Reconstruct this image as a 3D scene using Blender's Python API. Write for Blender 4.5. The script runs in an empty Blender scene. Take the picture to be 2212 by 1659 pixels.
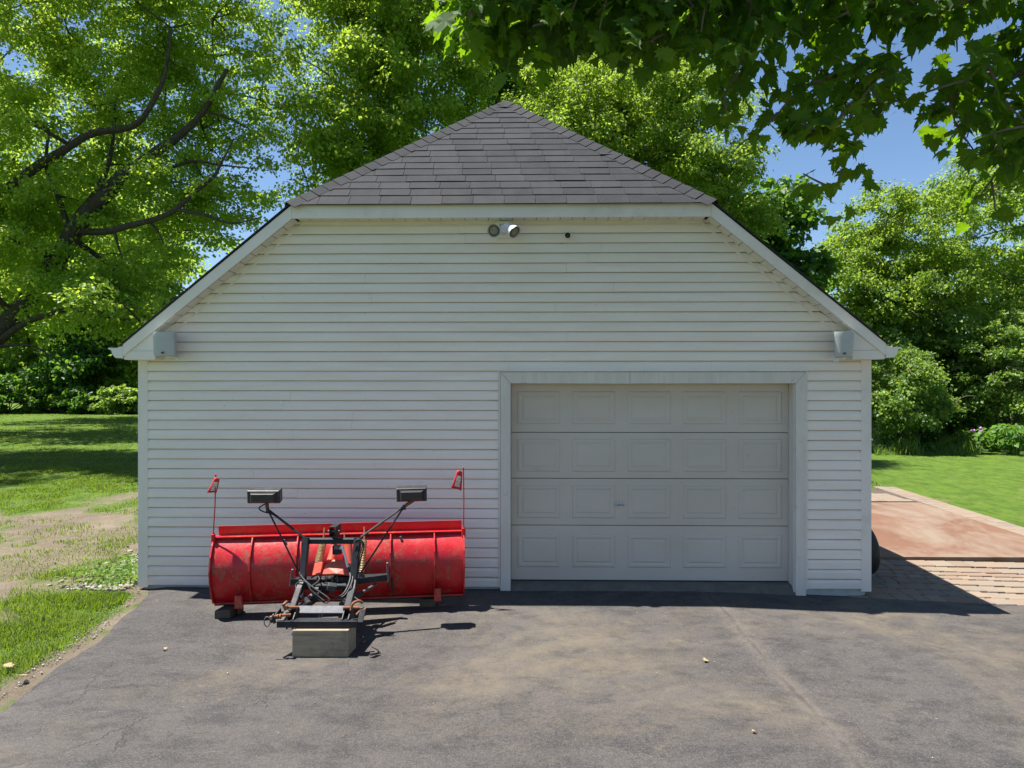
import bpy, bmesh, math, random
import numpy as np
from mathutils import Vector, Matrix
from mathutils.geometry import intersect_line_plane
rnd = random.Random(7)
NP = np.random.default_rng(11)
scene = bpy.context.scene
C = scene.collection

# ------------------------------------------------------------------ camera
CAM = Vector((0.26, -7.111, 2.061)); YAW = 0.0208
FPX, CX, CY = 1534.0, 1106.0, 829.5          # picture measured on a 2212 x 1659 copy
cam_d = bpy.data.cameras.new('camera'); cam = bpy.data.objects.new('camera', cam_d); C.objects.link(cam)
cam.location = CAM; cam.rotation_euler = (math.radians(90), 0, YAW)
cam_d.sensor_width = 36; cam_d.lens = 36 * FPX / 2212; cam_d.clip_start = 0.05; cam_d.clip_end = 1500
scene.camera = cam
# ------------------------------------------------------------------ sky, sun, exposure
SUN = Vector((-0.37, 0.075, 1.0)).normalized()
w = bpy.data.worlds.new('World'); scene.world = w; w.use_nodes = True
nt = w.node_tree; bg = nt.nodes['Background']
sky = nt.nodes.new('ShaderNodeTexSky'); sky.sky_type = 'NISHITA'; sky.sun_disc = False
sky.sun_elevation = math.asin(SUN.z); sky.sun_rotation = math.atan2(SUN.x, SUN.y)
sky.air_density = 1.0; sky.dust_density = 0.1; sky.ozone_density = 5.0
nt.links.new(sky.outputs[0], bg.inputs[0]); bg.inputs[1].default_value = 0.062
sl = bpy.data.lights.new('sun', 'SUN'); sl.energy = 5.0; sl.angle = math.radians(0.53); sl.color = (1.0, 0.955, 0.89)
so = bpy.data.objects.new('sun', sl); C.objects.link(so); so.location = (-8, 4, 30)
so.rotation_euler = SUN.to_track_quat('Z', 'Y').to_euler()
scene.view_settings.view_transform = 'Standard'; scene.view_settings.look = 'None'
scene.view_settings.exposure = 1.32; scene.view_settings.gamma = 1.0
scene.view_settings.use_curve_mapping = False
scene.cycles.max_bounces = 8; scene.cycles.transparent_max_bounces = 8

# ------------------------------------------------------------------ measuring helpers
RGT = Vector((math.cos(YAW), math.sin(YAW), 0)); FWD = Vector((-math.sin(YAW), math.cos(YAW), 0)); UP = Vector((0, 0, 1))
def P(px, py, d):
    return CAM + RGT * ((px - CX) / FPX * d) + FWD * d + UP * ((CY - py) / FPX * d)
def W(px, py, y0=0.0):
    r = FWD + RGT * ((px - CX) / FPX) + UP * ((CY - py) / FPX)
    return CAM + r * ((y0 - CAM.y) / r.y)
def gz(x, y=0.0):      # the ground falls away a little to the right, in front of the garage
    return -0.035 * min(max(x - 2.0, 0.0), 5.5) * (1 - .75 * min(max((y - .2) / 1.8, 0.0), 1.0))
def G(px, py, z=None, dz=0.0):
    zz = 0.0 if z is None else z
    for _ in range(6):
        q = P(px, py, (CAM.z - zz) * FPX / (py - CY))
        if z is not None: return q
        zz = gz(q.x, q.y) + dz
    return q
def gz_np(x, y): return -0.035 * np.clip(x - 2.0, 0, 5.5) * (1 - .75 * np.clip((y - .2) / 1.8, 0, 1))
def _h(ix, iy, s):
    n = (ix * 374761393 + iy * 668265263 + s * 974711) & 0x7fffffff
    n = ((n ^ (n >> 13)) * 1274126177) & 0x7fffffff
    return ((n ^ (n >> 16)) & 0xffff) / 65535.0
def vnoise(x, y, s=0):
    x = np.asarray(x, float); y = np.asarray(y, float)
    ix = np.floor(x).astype(np.int64); iy = np.floor(y).astype(np.int64); fx = x - ix; fy = y - iy
    fx = fx * fx * (3 - 2 * fx); fy = fy * fy * (3 - 2 * fy)
    a = _h(ix, iy, s); b = _h(ix + 1, iy, s); c = _h(ix, iy + 1, s); d = _h(ix + 1, iy + 1, s)
    return (a * (1 - fx) + b * fx) * (1 - fy) + (c * (1 - fx) + d * fx) * fy
def fbm(x, y, s=0, o=4):
    t = 0; a = 0.5
    for k in range(o):
        t = t + a * vnoise(np.asarray(x) * 2 ** k, np.asarray(y) * 2 ** k, s + k * 17); a *= 0.5
    return t

# ------------------------------------------------------------------ materials
MAT = {}
class N:
    def __init__(s, name):
        s.m = bpy.data.materials.new(name); s.m.use_nodes = True; s.t = s.m.node_tree
        s.b = s.t.nodes['Principled BSDF']; s.o = s.t.nodes['Material Output']; MAT[name] = s.m
        s._tc = None
    def n(s, typ, **k):
        x = s.t.nodes.new(typ)
        for a, v in k.items(): setattr(x, a, v)
        return x
    def l(s, a, b): s.t.links.new(a, b)
    def co(s, kind='Object', scale=(1, 1, 1)):
        tc = s.n('ShaderNodeTexCoord'); mp = s.n('ShaderNodeMapping'); mp.inputs['Scale'].default_value = scale
        if kind == 'World':
            g = s.n('ShaderNodeNewGeometry'); s.l(g.outputs['Position'], mp.inputs['Vector'])
        else: s.l(tc.outputs[kind], mp.inputs['Vector'])
        return mp.outputs[0]
    def noise(s, co, scale, detail=5, rough=0.6, dist=0.0, out='Fac'):
        x = s.n('ShaderNodeTexNoise'); x.inputs['Scale'].default_value = scale; x.inputs['Detail'].default_value = detail
        x.inputs['Roughness'].default_value = rough; x.inputs['Distortion'].default_value = dist
        s.l(co, x.inputs['Vector']); return x.outputs[out]
    def vor(s, co, scale, feature='F1', out='Distance', rand=1.0):
        x = s.n('ShaderNodeTexVoronoi'); x.feature = feature; x.inputs['Scale'].default_value = scale
        x.inputs['Randomness'].default_value = rand; s.l(co, x.inputs['Vector']); return x.outputs[out]
    def ramp(s, fac, stops, interp='LINEAR'):
        x = s.n('ShaderNodeValToRGB'); r = x.color_ramp; r.interpolation = interp
        while len(r.elements) < len(stops): r.elements.new(0.5)
        for e, (p, c) in zip(r.elements, stops):
            e.position = p
            e.color = (c, c, c, 1) if isinstance(c, (int, float)) else (*c, 1)
        s.l(fac, x.inputs[0]); return x.outputs[0]
    def mix(s, fac, a, b, mode='MIX'):
        x = s.n('ShaderNodeMix', data_type='RGBA', blend_type=mode)
        for sock, v in ((x.inputs[0], fac), (x.inputs[6], a), (x.inputs[7], b)):
            if isinstance(v, (int, float)): sock.default_value = v
            elif isinstance(v, tuple): sock.default_value = (*v, 1)
            else: s.l(v, sock)
        return x.outputs[2]
    def math(s, op, a, b=0.0, c=0.0):
        x = s.n('ShaderNodeMath', operation=op)
        for sock, v in zip(x.inputs, (a, b, c)):
            if isinstance(v, (int, float)): sock.default_value = v
            else: s.l(v, sock)
        return x.outputs[0]
    def bump(s, h, strength=0.3, dist=0.01):
        x = s.n('ShaderNodeBump'); x.inputs['Strength'].default_value = strength; x.inputs['Distance'].default_value = dist
        s.l(h, x.inputs['Height']); s.l(x.outputs[0], s.b.inputs['Normal']); return x
    def done(s, col=None, rough=0.5, metal=0.0, spec=0.5):
        def st(sock, v):
            if isinstance(v, (int, float)): sock.default_value = v
            elif isinstance(v, tuple): sock.default_value = (*v, 1)
            else: s.l(v, sock)
        if col is not None: st(s.b.inputs['Base Color'], col)
        st(s.b.inputs['Roughness'], rough); st(s.b.inputs['Metallic'], metal); st(s.b.inputs['Specular IOR Level'], spec)
        return s.m
def plain(name, col, rough=0.5, metal=0.0, var=0.25, scale=12.0, bump=0.15, dirt=None, dirt_amt=0.5, spec=0.5):
    """paint, metal or plastic with uneven tone, worn roughness and patches of dirt"""
    m = N(name); co = m.co('Object'); n1 = m.noise(co, scale); n2 = m.noise(co, scale * 6, 4)
    c = m.mix(m.ramp(n1, [(0.3, 0.0), (0.75, 1.0)]), tuple(x * (1 - var) for x in col), tuple(min(1, x * (1 + var)) for x in col))
    if dirt: c = m.mix(m.math('MULTIPLY', m.ramp(m.noise(co, scale * 0.6, 8, 0.7), [(0.52, 0.0), (0.68, 1.0)]), dirt_amt), c, dirt)
    m.bump(n2, bump, 0.004)
    return m.done(c, m.math('ADD', m.math('MULTIPLY', n2, 0.25), max(rough - 0.12, 0.05)), metal, spec)

# vinyl siding: off white, thin film of grime, black specks, yellow-green tinge under the eaves
m = N('siding'); co = m.co('World'); inf = m.n('ShaderNodeObjectInfo')
g1 = m.noise(m.co('World', (0.6, 1, 5)), 2.2, 6, 0.65)
c = m.mix(m.ramp(g1, [(0.35, 0.0), (0.7, 1.0)]), (0.80, 0.705, 0.635), (0.88, 0.795, 0.735))
c = m.mix(m.math('MULTIPLY', inf.outputs['Random'], 0.10), c, (0.70, 0.67, 0.60))
sp = m.ramp(m.noise(m.co('World', (1, 1, 1.6)), 26, 3, 0.6), [(0.67, 0.0), (0.74, 1.0)])
sp = m.math('MULTIPLY', sp, m.ramp(m.noise(co, 1.3, 3), [(0.45, 0.0), (0.62, 0.75)]))
c = m.mix(sp, c, (0.22, 0.21, 0.18))
sep = m.n('ShaderNodeSeparateXYZ'); gg = m.n('ShaderNodeNewGeometry'); m.l(gg.outputs['Position'], sep.inputs[0])
al = m.math('MULTIPLY', m.ramp(m.math('MULTIPLY', sep.outputs[2], 0.25), [(0.50, 0.0), (0.92, 0.35)]), m.ramp(m.noise(m.co('World', (0.5, 1, 2)), 1.6, 5), [(0.3, 0.0), (0.65, 1.0)]))
c = m.mix(al, c, (0.60, 0.57, 0.40))
low = m.math('MULTIPLY', m.ramp(sep.outputs[2], [(0.0, 0.55), (0.35, 0.0)]), m.noise(co, 5, 5))
c = m.mix(low, c, (0.36, 0.33, 0.28))
m.bump(m.noise(m.co('World', (1.2, 1, 14)), 22, 3), 0.06, 0.004); m.done(c, 0.42, 0, 0.4)
plain('trim_white', (0.78, 0.71, 0.655), 0.45, var=0.06, scale=3, bump=0.05, dirt=(0.45, 0.43, 0.37), dirt_amt=0.35)
plain('soffit_white', (0.70, 0.68, 0.61), 0.5, var=0.08, scale=4, bump=0.05)
m = N('frame_paint'); co = m.co('World'); c = m.mix(m.ramp(m.noise(m.co('World', (6, 6, 0.8)), 3, 6, .7), [(.35, 0.), (.75, 1.)]), (.60, .55, .495), (.71, .66, .61))
c = m.mix(m.math('MULTIPLY', m.ramp(m.noise(co, 9, 6, .7), [(.6, 0.), (.72, 1.)]), .5), c, (.30, .28, .25))
m.bump(m.noise(m.co('World', (30, 30, 2)), 4, 4), .2, .004); m.done(c, .55, 0, .35)
m = N('door_paint'); co = m.co('World'); n1 = m.noise(m.co('World', (.5, 1, 1.0)), 1.5, 6, .6)
c = m.mix(m.ramp(n1, [(.3, 0.), (.7, 1.)]), (.50, .44, .385), (.57, .51, .455))
c = m.mix(m.math('MULTIPLY', m.ramp(m.noise(co, 7, 6, .75), [(.62, 0.), (.72, 1.)]), .45), c, (.34, .31, .27))
m.bump(m.noise(m.co('World', (1, 1, 9)), 40, 2), .12, .003); m.done(c, .48, 0, .4)
# asphalt shingles
m = N('shingle'); inf = m.n('ShaderNodeObjectInfo'); co = m.co('World')
c = m.ramp(inf.outputs['Random'], [(0.0, (.0145, .0155, .0185)), (.45, (.0195, .0205, .0245)), (.8, (.023, .024, .028)), (1.0, (.030, .031, .035))])
gr = m.noise(co, 120, 4, .9); c = m.mix(m.ramp(gr, [(.3, 0.), (.75, 1.)]), c, (.17, .17, .175)) if False else m.mix(m.math('MULTIPLY', m.ramp(gr, [(.45, 0.), (.8, 1.)]), .5), c, (.088, .090, .097))
c = m.mix(m.ramp(m.noise(co, 3, 6, .7), [(.42, 0.), (.72, .45)]), c, (.052, .052, .053)); c = m.mix(m.ramp(m.noise(m.co('World', (5, 1, .7)), 2.2, 5, .7), [(.5, 0.), (.75, .4)]), c, (.016, .017, .020))
m.bump(gr, .5, .004); m.done(c, .9, 0, .25)
plain('roof_deck', (.05, .05, .055), .9, var=.3, scale=20)
# driveway
m = N('asphalt'); co = m.co('World')
base = m.mix(m.ramp(m.noise(co, .5, 8, .66, .3), [(.38, 0.), (.62, 1.)]), (.024, .022, .0222), (.058, .053, .051))
base = m.mix(m.ramp(m.noise(m.co('World', (.35, 1, 1)), 1.8, 7, .7), [(.42, 0.), (.66, .65)]), base, (.072, .064, .060))
g2 = m.noise(co, 34, 6, .85); base = m.mix(m.ramp(g2, [(.44, 0.), (.60, .65)]), base, (.086, .077, .072)); base = m.mix(m.ramp(m.noise(m.co('World', (1, 1.6, 1)), 3.3, 6, .75), [(.48, 0.), (.62, .7)]), base, (.020, .0195, .0205)); agg = m.noise(co, 95, 4, .95); base = m.mix(m.ramp(agg, [(.50, 0.), (.66, .6)]), base, (.18, .167, .155))
base = m.mix(m.ramp(m.noise(co, 75, 3, .9), [(.30, .6), (.46, 0.)]), base, (.030, .028, .029))
tan = m.math('MULTIPLY', m.ramp(m.noise(co, .42, 7, .68, .8), [(.47, 0.), (.62, 1.)]), m.ramp(m.noise(co, 4.5, 6, .75), [(.36, .12), (.62, .85)]))
base = m.mix(m.math('MULTIPLY', tan, .8), base, (.142, .116, .080))
spot = m.math('MULTIPLY', m.ramp(m.noise(co, 2.7, 7, .72, .4), [(.63, 0.), (.71, 1.)]), m.ramp(m.noise(co, 14, 5, .7), [(.38, 0.), (.55, 1.)]))
base = m.mix(m.math('MULTIPLY', spot, .6), base, (.175, .145, .095))
wh = m.math('MULTIPLY', m.ramp(m.noise(m.co('World', (.5, 2.2, 1)), 5.5, 8, .8), [(.63, 0.), (.70, 1.)]), .45); base = m.mix(wh, base, (.26, .245, .235))
oil = m.math('MULTIPLY', m.ramp(m.noise(co, 1.15, 6, .7, .5), [(.62, 0.), (.74, 1.)]), m.ramp(m.noise(co, 9, 6, .75), [(.4, .1), (.6, .8)])); base = m.mix(oil, base, (.020, .019, .019))
# long hairline cracks running up the drive, only where the surface is old (left), plus a paving seam
wr = m.n('ShaderNodeVectorMath', operation='ADD'); sc = m.n('ShaderNodeVectorMath', operation='SCALE'); sc.inputs['Scale'].default_value = .35
m.l(m.noise(co, 1.7, 5, .7, 0, 'Color'), sc.inputs[0]); m.l(co, wr.inputs[0]); m.l(sc.outputs[0], wr.inputs[1])
mp = m.n('ShaderNodeMapping'); mp.inputs['Rotation'].default_value = (0, 0, math.radians(-24)); mp.inputs['Scale'].default_value = (1.6, .5, 1); m.l(wr.outputs[0], mp.inputs[0])
cr = m.ramp(m.vor(mp.outputs[0], 1.05, 'DISTANCE_TO_EDGE'), [(.001, .9), (.006, 0.)])
sx = m.n('ShaderNodeSeparateXYZ'); m.l(co, sx.inputs[0])
zone = m.math('MULTIPLY', m.ramp(m.math('MULTIPLY_ADD', sx.outputs[0], .1, .5), [(.36, 1.), (.52, 0.)]), m.ramp(m.noise(co, 1.1, 4), [(.50, 0.), (.60, 1.)]))
cr = m.math('MULTIPLY', cr, zone)
seam_d = m.math('ADD', m.math('ADD', m.math('MULTIPLY', sx.outputs[0], 1.0), m.math('MULTIPLY', sx.outputs[1], .005)), m.math('MULTIPLY', m.noise(co, 1.6, 5, .7), .16))
sd = m.math('ABSOLUTE', m.math('SUBTRACT', seam_d, 2.13)); 
seam = m.math('MULTIPLY', m.ramp(sd, [(.004, 1.), (.03, 0.)]), m.ramp(m.noise(co, 2.2, 5, .75), [(.36, 0.), (.58, .8)]))
sband = m.math('MULTIPLY', m.ramp(sd, [(.02, .35), (.12, 0.)]), m.noise(co, 3, 5))
base = m.mix(sband, base, (.20, .17, .14))
cm = m.math('MAXIMUM', cr, seam); base = m.mix(m.math('MULTIPLY', cm, .75), base, (.035, .031, .029))
hh = m.math('SUBTRACT', m.math('ADD', m.math('MULTIPLY', agg, .5), m.math('MULTIPLY', m.noise(co, 45, 4, .8), .8)), m.math('MULTIPLY', cm, 3.))
m.bump(hh, .55, .006); m.done(base, .86, 0, .3)
# lawn sheet
m = N('lawn'); co = m.co('World'); at = m.n('ShaderNodeAttribute'); at.attribute_name = 'bare'
gcol = m.mix(m.ramp(m.noise(co, .45, 6, .7), [(.3, 0.), (.7, 1.)]), (.018, .050, .005), (.040, .088, .008))
gcol = m.mix(m.ramp(m.noise(m.co('World', (1, .5, 1)), 9, 6, .75), [(.35, 0.), (.7, .7)]), gcol, (.085, .145, .018))
gcol = m.mix(m.ramp(m.noise(m.co('World', (.5, 1.6, 1)), .8, 4, .7), [(.60, 0.), (.75, .55)]), gcol, (.15, .145, .055))
gcol = m.mix(m.ramp(m.noise(m.co('World', (1, .45, 1)), 4.2, 8, .85), [(.40, 0.), (.60, .85)]), gcol, (.105, .165, .022)); gcol = m.mix(m.ramp(m.noise(m.co('World', (1, .5, 1)), 2.1, 8, .85, .3), [(.56, 0.), (.66, .7)]), gcol, (.17, .155, .07))
soil = m.mix(m.ramp(m.noise(co, 1.4, 7, .7), [(.3, 0.), (.7, 1.)]), (.105, .082, .058), (.20, .165, .12))
soil = m.mix(m.ramp(m.noise(co, 60, 3, .8), [(.5, 0.), (.75, .5)]), soil, (.29, .25, .20))
edge = m.math('ADD', at.outputs['Fac'], m.math('MULTIPLY', m.math('SUBTRACT', m.noise(co, 7, 8, .82), .5), 1.7))
c = m.mix(m.ramp(edge, [(.34, 0.), (.66, 1.)]), gcol, soil)
m.bump(m.noise(co, 40, 6, .8), .8, .03); m.done(c, .95, 0, .15)
# foliage family: thin leaves, partly see-through to light
def leaf(name, cols, trans, tw=.38, rough=.5, clump=.6, spec=.35):
    m = N(name); g = m.n('ShaderNodeNewGeometry'); co = m.co('World')
    c = m.ramp(g.outputs['Random Per Island'], [(i / (len(cols) - 1), k) for i, k in enumerate(cols)])
    c = m.mix(m.ramp(m.noise(co, clump, 3, .6), [(.35, 0.), (.68, .65)]), c, cols[-1]); c = m.mix(m.ramp(m.noise(co, clump * 1.9, 2, .5), [(.48, 0.), (.66, .75)]), c, tuple(x * .8 for x in cols[0]))
    if name == 'grass_blade':
        c = m.mix(m.ramp(m.noise(m.co('World', (.45, 1.5, 1)), .9, 5, .7), [(.47, 0.), (.62, .9)]), c, (.20, .185, .08)); c = m.mix(m.ramp(m.noise(m.co('World', (1, .6, 1)), 5.5, 5, .7), [(.44, 0.), (.58, .9)]), c, (.020, .055, .005)); c = m.mix(m.ramp(m.noise(co, 2.4, 5, .7), [(.50, 0.), (.70, .7)]), c, (.030, .082, .006))
    m.done(c, rough, 0, spec)
    t = m.n('ShaderNodeBsdfTranslucent')
    tc = m.mix(m.ramp(g.outputs['Random Per Island'], [(0., 0.), (1., 1.)]), tuple(x * .75 for x in trans), trans); m.l(tc, t.inputs[0])
    x = m.n('ShaderNodeMixShader'); x.inputs[0].default_value = tw
    m.l(m.b.outputs[0], x.inputs[1]); m.l(t.outputs[0], x.inputs[2]); m.l(x.outputs[0], m.o.inputs[0]); return m.m
leaf('leaf_silver_maple', [(.045, .112, .010), (.085, .185, .015), (.14, .255, .022), (.21, .32, .03)], (.58, .78, .07), .51)
leaf('leaf_mid', [(.036, .095, .012), (.066, .150, .016), (.105, .200, .022), (.18, .28, .028)], (.54, .74, .07), .51)
leaf('leaf_yellow', [(.045, .108, .012), (.080, .165, .016), (.13, .220, .020), (.185, .265, .024)], (.46, .65, .06), .48)
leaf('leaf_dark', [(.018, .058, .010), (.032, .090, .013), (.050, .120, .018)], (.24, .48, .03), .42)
leaf('leaf_shrub', [(.038, .092, .020), (.070, .150, .028), (.11, .20, .036), (.155, .25, .055)], (.44, .62, .08), .46, .42)
leaf('leaf_near', [(.020, .052, .010), (.028, .070, .012), (.036, .088, .014)], (.34, .62, .012), .36, .65, .9, .15)
leaf('leaf_bed', [(.045, .12, .015), (.08, .18, .02), (.12, .24, .03)], (.22, .42, .03), .4)
leaf('grass_blade', [(.038, .088, .006), (.062, .126, .008), (.095, .160, .011), (.17, .20, .035)], (.34, .50, .025), .40, .55, .5)
leaf('dry_weed', [(.22, .18, .05), (.30, .24, .07), (.16, .20, .04)], (.4, .35, .08), .35)
m = N('bark'); co = m.co('Object', (3, 3, .6)); n1 = m.noise(co, 6, 7, .75)
c = m.mix(m.ramp(n1, [(.35, 0.), (.7, 1.)]), (.030, .025, .021), (.095, .083, .070)); m.bump(n1, .9, .03); m.done(c, .92, 0, .2)
m = N('twig'); co = m.co('Object'); c = m.mix(m.noise(co, 9, 5), (.09, .075, .06), (.22, .19, .16)); m.done(c, .9, 0, .2)
# plow paint: red, sun bleached in patches, chipped to rust and grey steel
m = N('plow_red'); co = m.co('Object')
c = m.mix(m.ramp(m.noise(co, 3.5, 6, .65), [(.3, 0.), (.7, 1.)]), (.40, .006, .012), (.56, .010, .018))
blot = m.ramp(m.noise(co, 10, 9, .72), [(.50, 0.), (.62, 1.)])
c = m.mix(m.math('MULTIPLY', blot, m.ramp(m.noise(co, 2.6, 3), [(.45, 0.), (.62, .5)])), c, (.42, .12, .06))
chip = m.math('MULTIPLY', m.ramp(m.noise(m.co('Object', (1, 1, .6)), 24, 9, .82), [(.548, 0.), (.566, 1.)]), m.ramp(m.noise(co, 2.6, 3), [(.42, 0.), (.52, 1.)]))
c = m.mix(chip, c, (.20, .105, .055))
dust = m.math('MULTIPLY', m.ramp(m.noise(m.co('Object', (1, 1, .35)), 7, 6, .7), [(.52, 0.), (.85, .3)]), 1.0); c = m.mix(dust, c, (.36, .13, .08))
m.bump(m.math('ADD', m.noise(co, 5, 4, .6), m.math('MULTIPLY', m.noise(co, 60, 5, .8), .25)), .5, .012)
m.done(c, m.math('MULTIPLY_ADD', m.noise(co, 8, 6), .35, .22), 0, .5)
m = N('hood_red'); co = m.co('Object'); c = m.mix(m.ramp(m.noise(co, 9, 6, .7), [(.35, 0.), (.7, 1.)]), (.52, .070, .040), (.60, .13, .085)); m.done(c, .5, 0, .4)
plain('black_paint', (.016, .018, .023), .52, var=.4, scale=18, bump=.25, dirt=(.085, .07, .06), dirt_amt=.45, spec=.3)
plain('black_plastic', (.026, .027, .030), .42, var=.25, scale=10, bump=.1, dirt=(.09, .085, .08), dirt_amt=.4)
plain('rubber', (.016, .016, .016), .6, var=.3, scale=25, bump=.2, dirt=(.08, .075, .07), dirt_amt=.4)
plain('worn_steel_and_sheen', (.115, .12, .135), .6, .15, var=.3, scale=30, bump=.3, dirt=(.20, .11, .06), dirt_amt=.55)  # worn steel; its grey also paints the sunlit sheen on the lower crossbar
plain('rust', (.24, .095, .042), .8, .15, var=.45, scale=40, bump=.5, dirt=(.10, .04, .02), dirt_amt=.7)
plain('spring_steel', (.40, .28, .14), .5, .3, var=.3, scale=40, bump=.2, dirt=(.22, .09, .04), dirt_amt=.7)
plain('dark_steel', (.040, .036, .034), .6, .4, var=.4, scale=25, bump=.3, dirt=(.13, .06, .03), dirt_amt=.6)
plain('white_plastic', (.76, .76, .75), .4, var=.05, scale=8, bump=.03, dirt=(.5, .48, .42), dirt_amt=.3)
plain('speaker_grey', (.44, .46, .46), .5, var=.06, scale=9, bump=.06, dirt=(.36, .35, .29), dirt_amt=.4)
plain('glossy_black', (.012, .012, .012), .15, var=.1, scale=8, bump=.02)
plain('lens_glass', (.22, .19, .13), .4, var=.25, scale=28, bump=.5)
plain('chrome', (.55, .55, .55), .25, .9, var=.1, scale=20, bump=.05)
plain('flag_red', (.55, .018, .022), .6, var=.2, scale=20, bump=.1)
plain('flag_white', (.72, .68, .62), .6, var=.12, scale=40, bump=.1)
plain('concrete', (.115, .102, .088), .9, var=.25, scale=9, bump=.6, dirt=(.12, .11, .10), dirt_amt=.7)
plain('foundation_paint', (.40, .43, .44), .7, var=.12, scale=6, bump=.2, dirt=(.2, .18, .16), dirt_amt=.5)
m = N('timber'); co = m.co('Object', (1, 14, 14)); n1 = m.noise(co, 3.2, 7, .7, .8)
c = m.mix(m.ramp(n1, [(.3, 0.), (.7, 1.)]), (.22, .178, .12), (.38, .315, .225)); c = m.mix(m.ramp(m.noise(m.co('Object'), 5, 6, .7), [(.5, 0.), (.72, .6)]), c, (.10, .085, .06))
m.bump(n1, .5, .006); m.done(c, .9, 0, .2)
m = N('dark_timber'); co = m.co('Object', (1, 10, 10)); n1 = m.noise(co, 4, 7, .7, .6)
c = m.mix(m.ramp(n1, [(.3, 0.), (.7, 1.)]), (.055, .045, .034), (.13, .105, .075)); m.bump(n1, .6, .008); m.done(c, .9, 0, .2)
m = N('paver'); inf = m.n('ShaderNodeObjectInfo'); co = m.co('World')
c = m.ramp(inf.outputs['Random'], [(0., (.185, .132, .095)), (.3, (.215, .162, .118)), (.55, (.200, .162, .128)), (.8, (.23, .180, .130)), (1., (.165, .142, .120))])
c = m.mix(m.ramp(m.noise(co, 9, 6, .7), [(.35, 0.), (.75, .5)]), c, (.24, .18, .13)); m.bump(m.noise(co, 120, 4, .8), .4, .004); m.done(c, .9, 0, .25)
plain('paver_joint', (.075, .062, .048), .95, var=.4, scale=30, bump=.5)
m = N('stained_slab'); co = m.co('World', (1, .55, 1))
c = m.mix(m.ramp(m.noise(co, 1.2, 5, .6), [(.35, 0.), (.7, 1.)]), (.135, .066, .040), (.165, .088, .055))
wz = m.math('ADD', m.noise(co, .95, 9, .72, .5), m.math('MULTIPLY', m.noise(m.co('World', (1, .5, 1)), 7, 6, .8), .12))
c = m.mix(m.ramp(wz, [(.50, 0.), (.68, .75)]), c, (.225, .180, .135)); m.bump(m.noise(co, 50, 4), .2, .004); m.done(c, .8, 0, .3)
m = N('grit_stone'); g = m.n('ShaderNodeNewGeometry'); c = m.ramp(g.outputs['Random Per Island'], [(0., (.14, .115, .09)), (.6, (.25, .21, .17)), (1., (.45, .42, .38))]); m.done(c, .9, 0, .2)
m = N('gravel_stone'); g = m.n('ShaderNodeNewGeometry'); c = m.ramp(g.outputs['Random Per Island'], [(0., (.14, .12, .095)), (.5, (.24, .215, .18)), (1., (.38, .36, .32))]); m.done(c, .9, 0, .2)
m = N('litter'); g = m.n('ShaderNodeNewGeometry'); c = m.ramp(g.outputs['Random Per Island'], [(0., (.16, .10, .05)), (.5, (.30, .22, .12)), (1., (.48, .42, .30))]); m.done(c, .9, 0, .2)
plain('flower_purple', (.38, .14, .42), .6, var=.2, scale=30)

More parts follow.
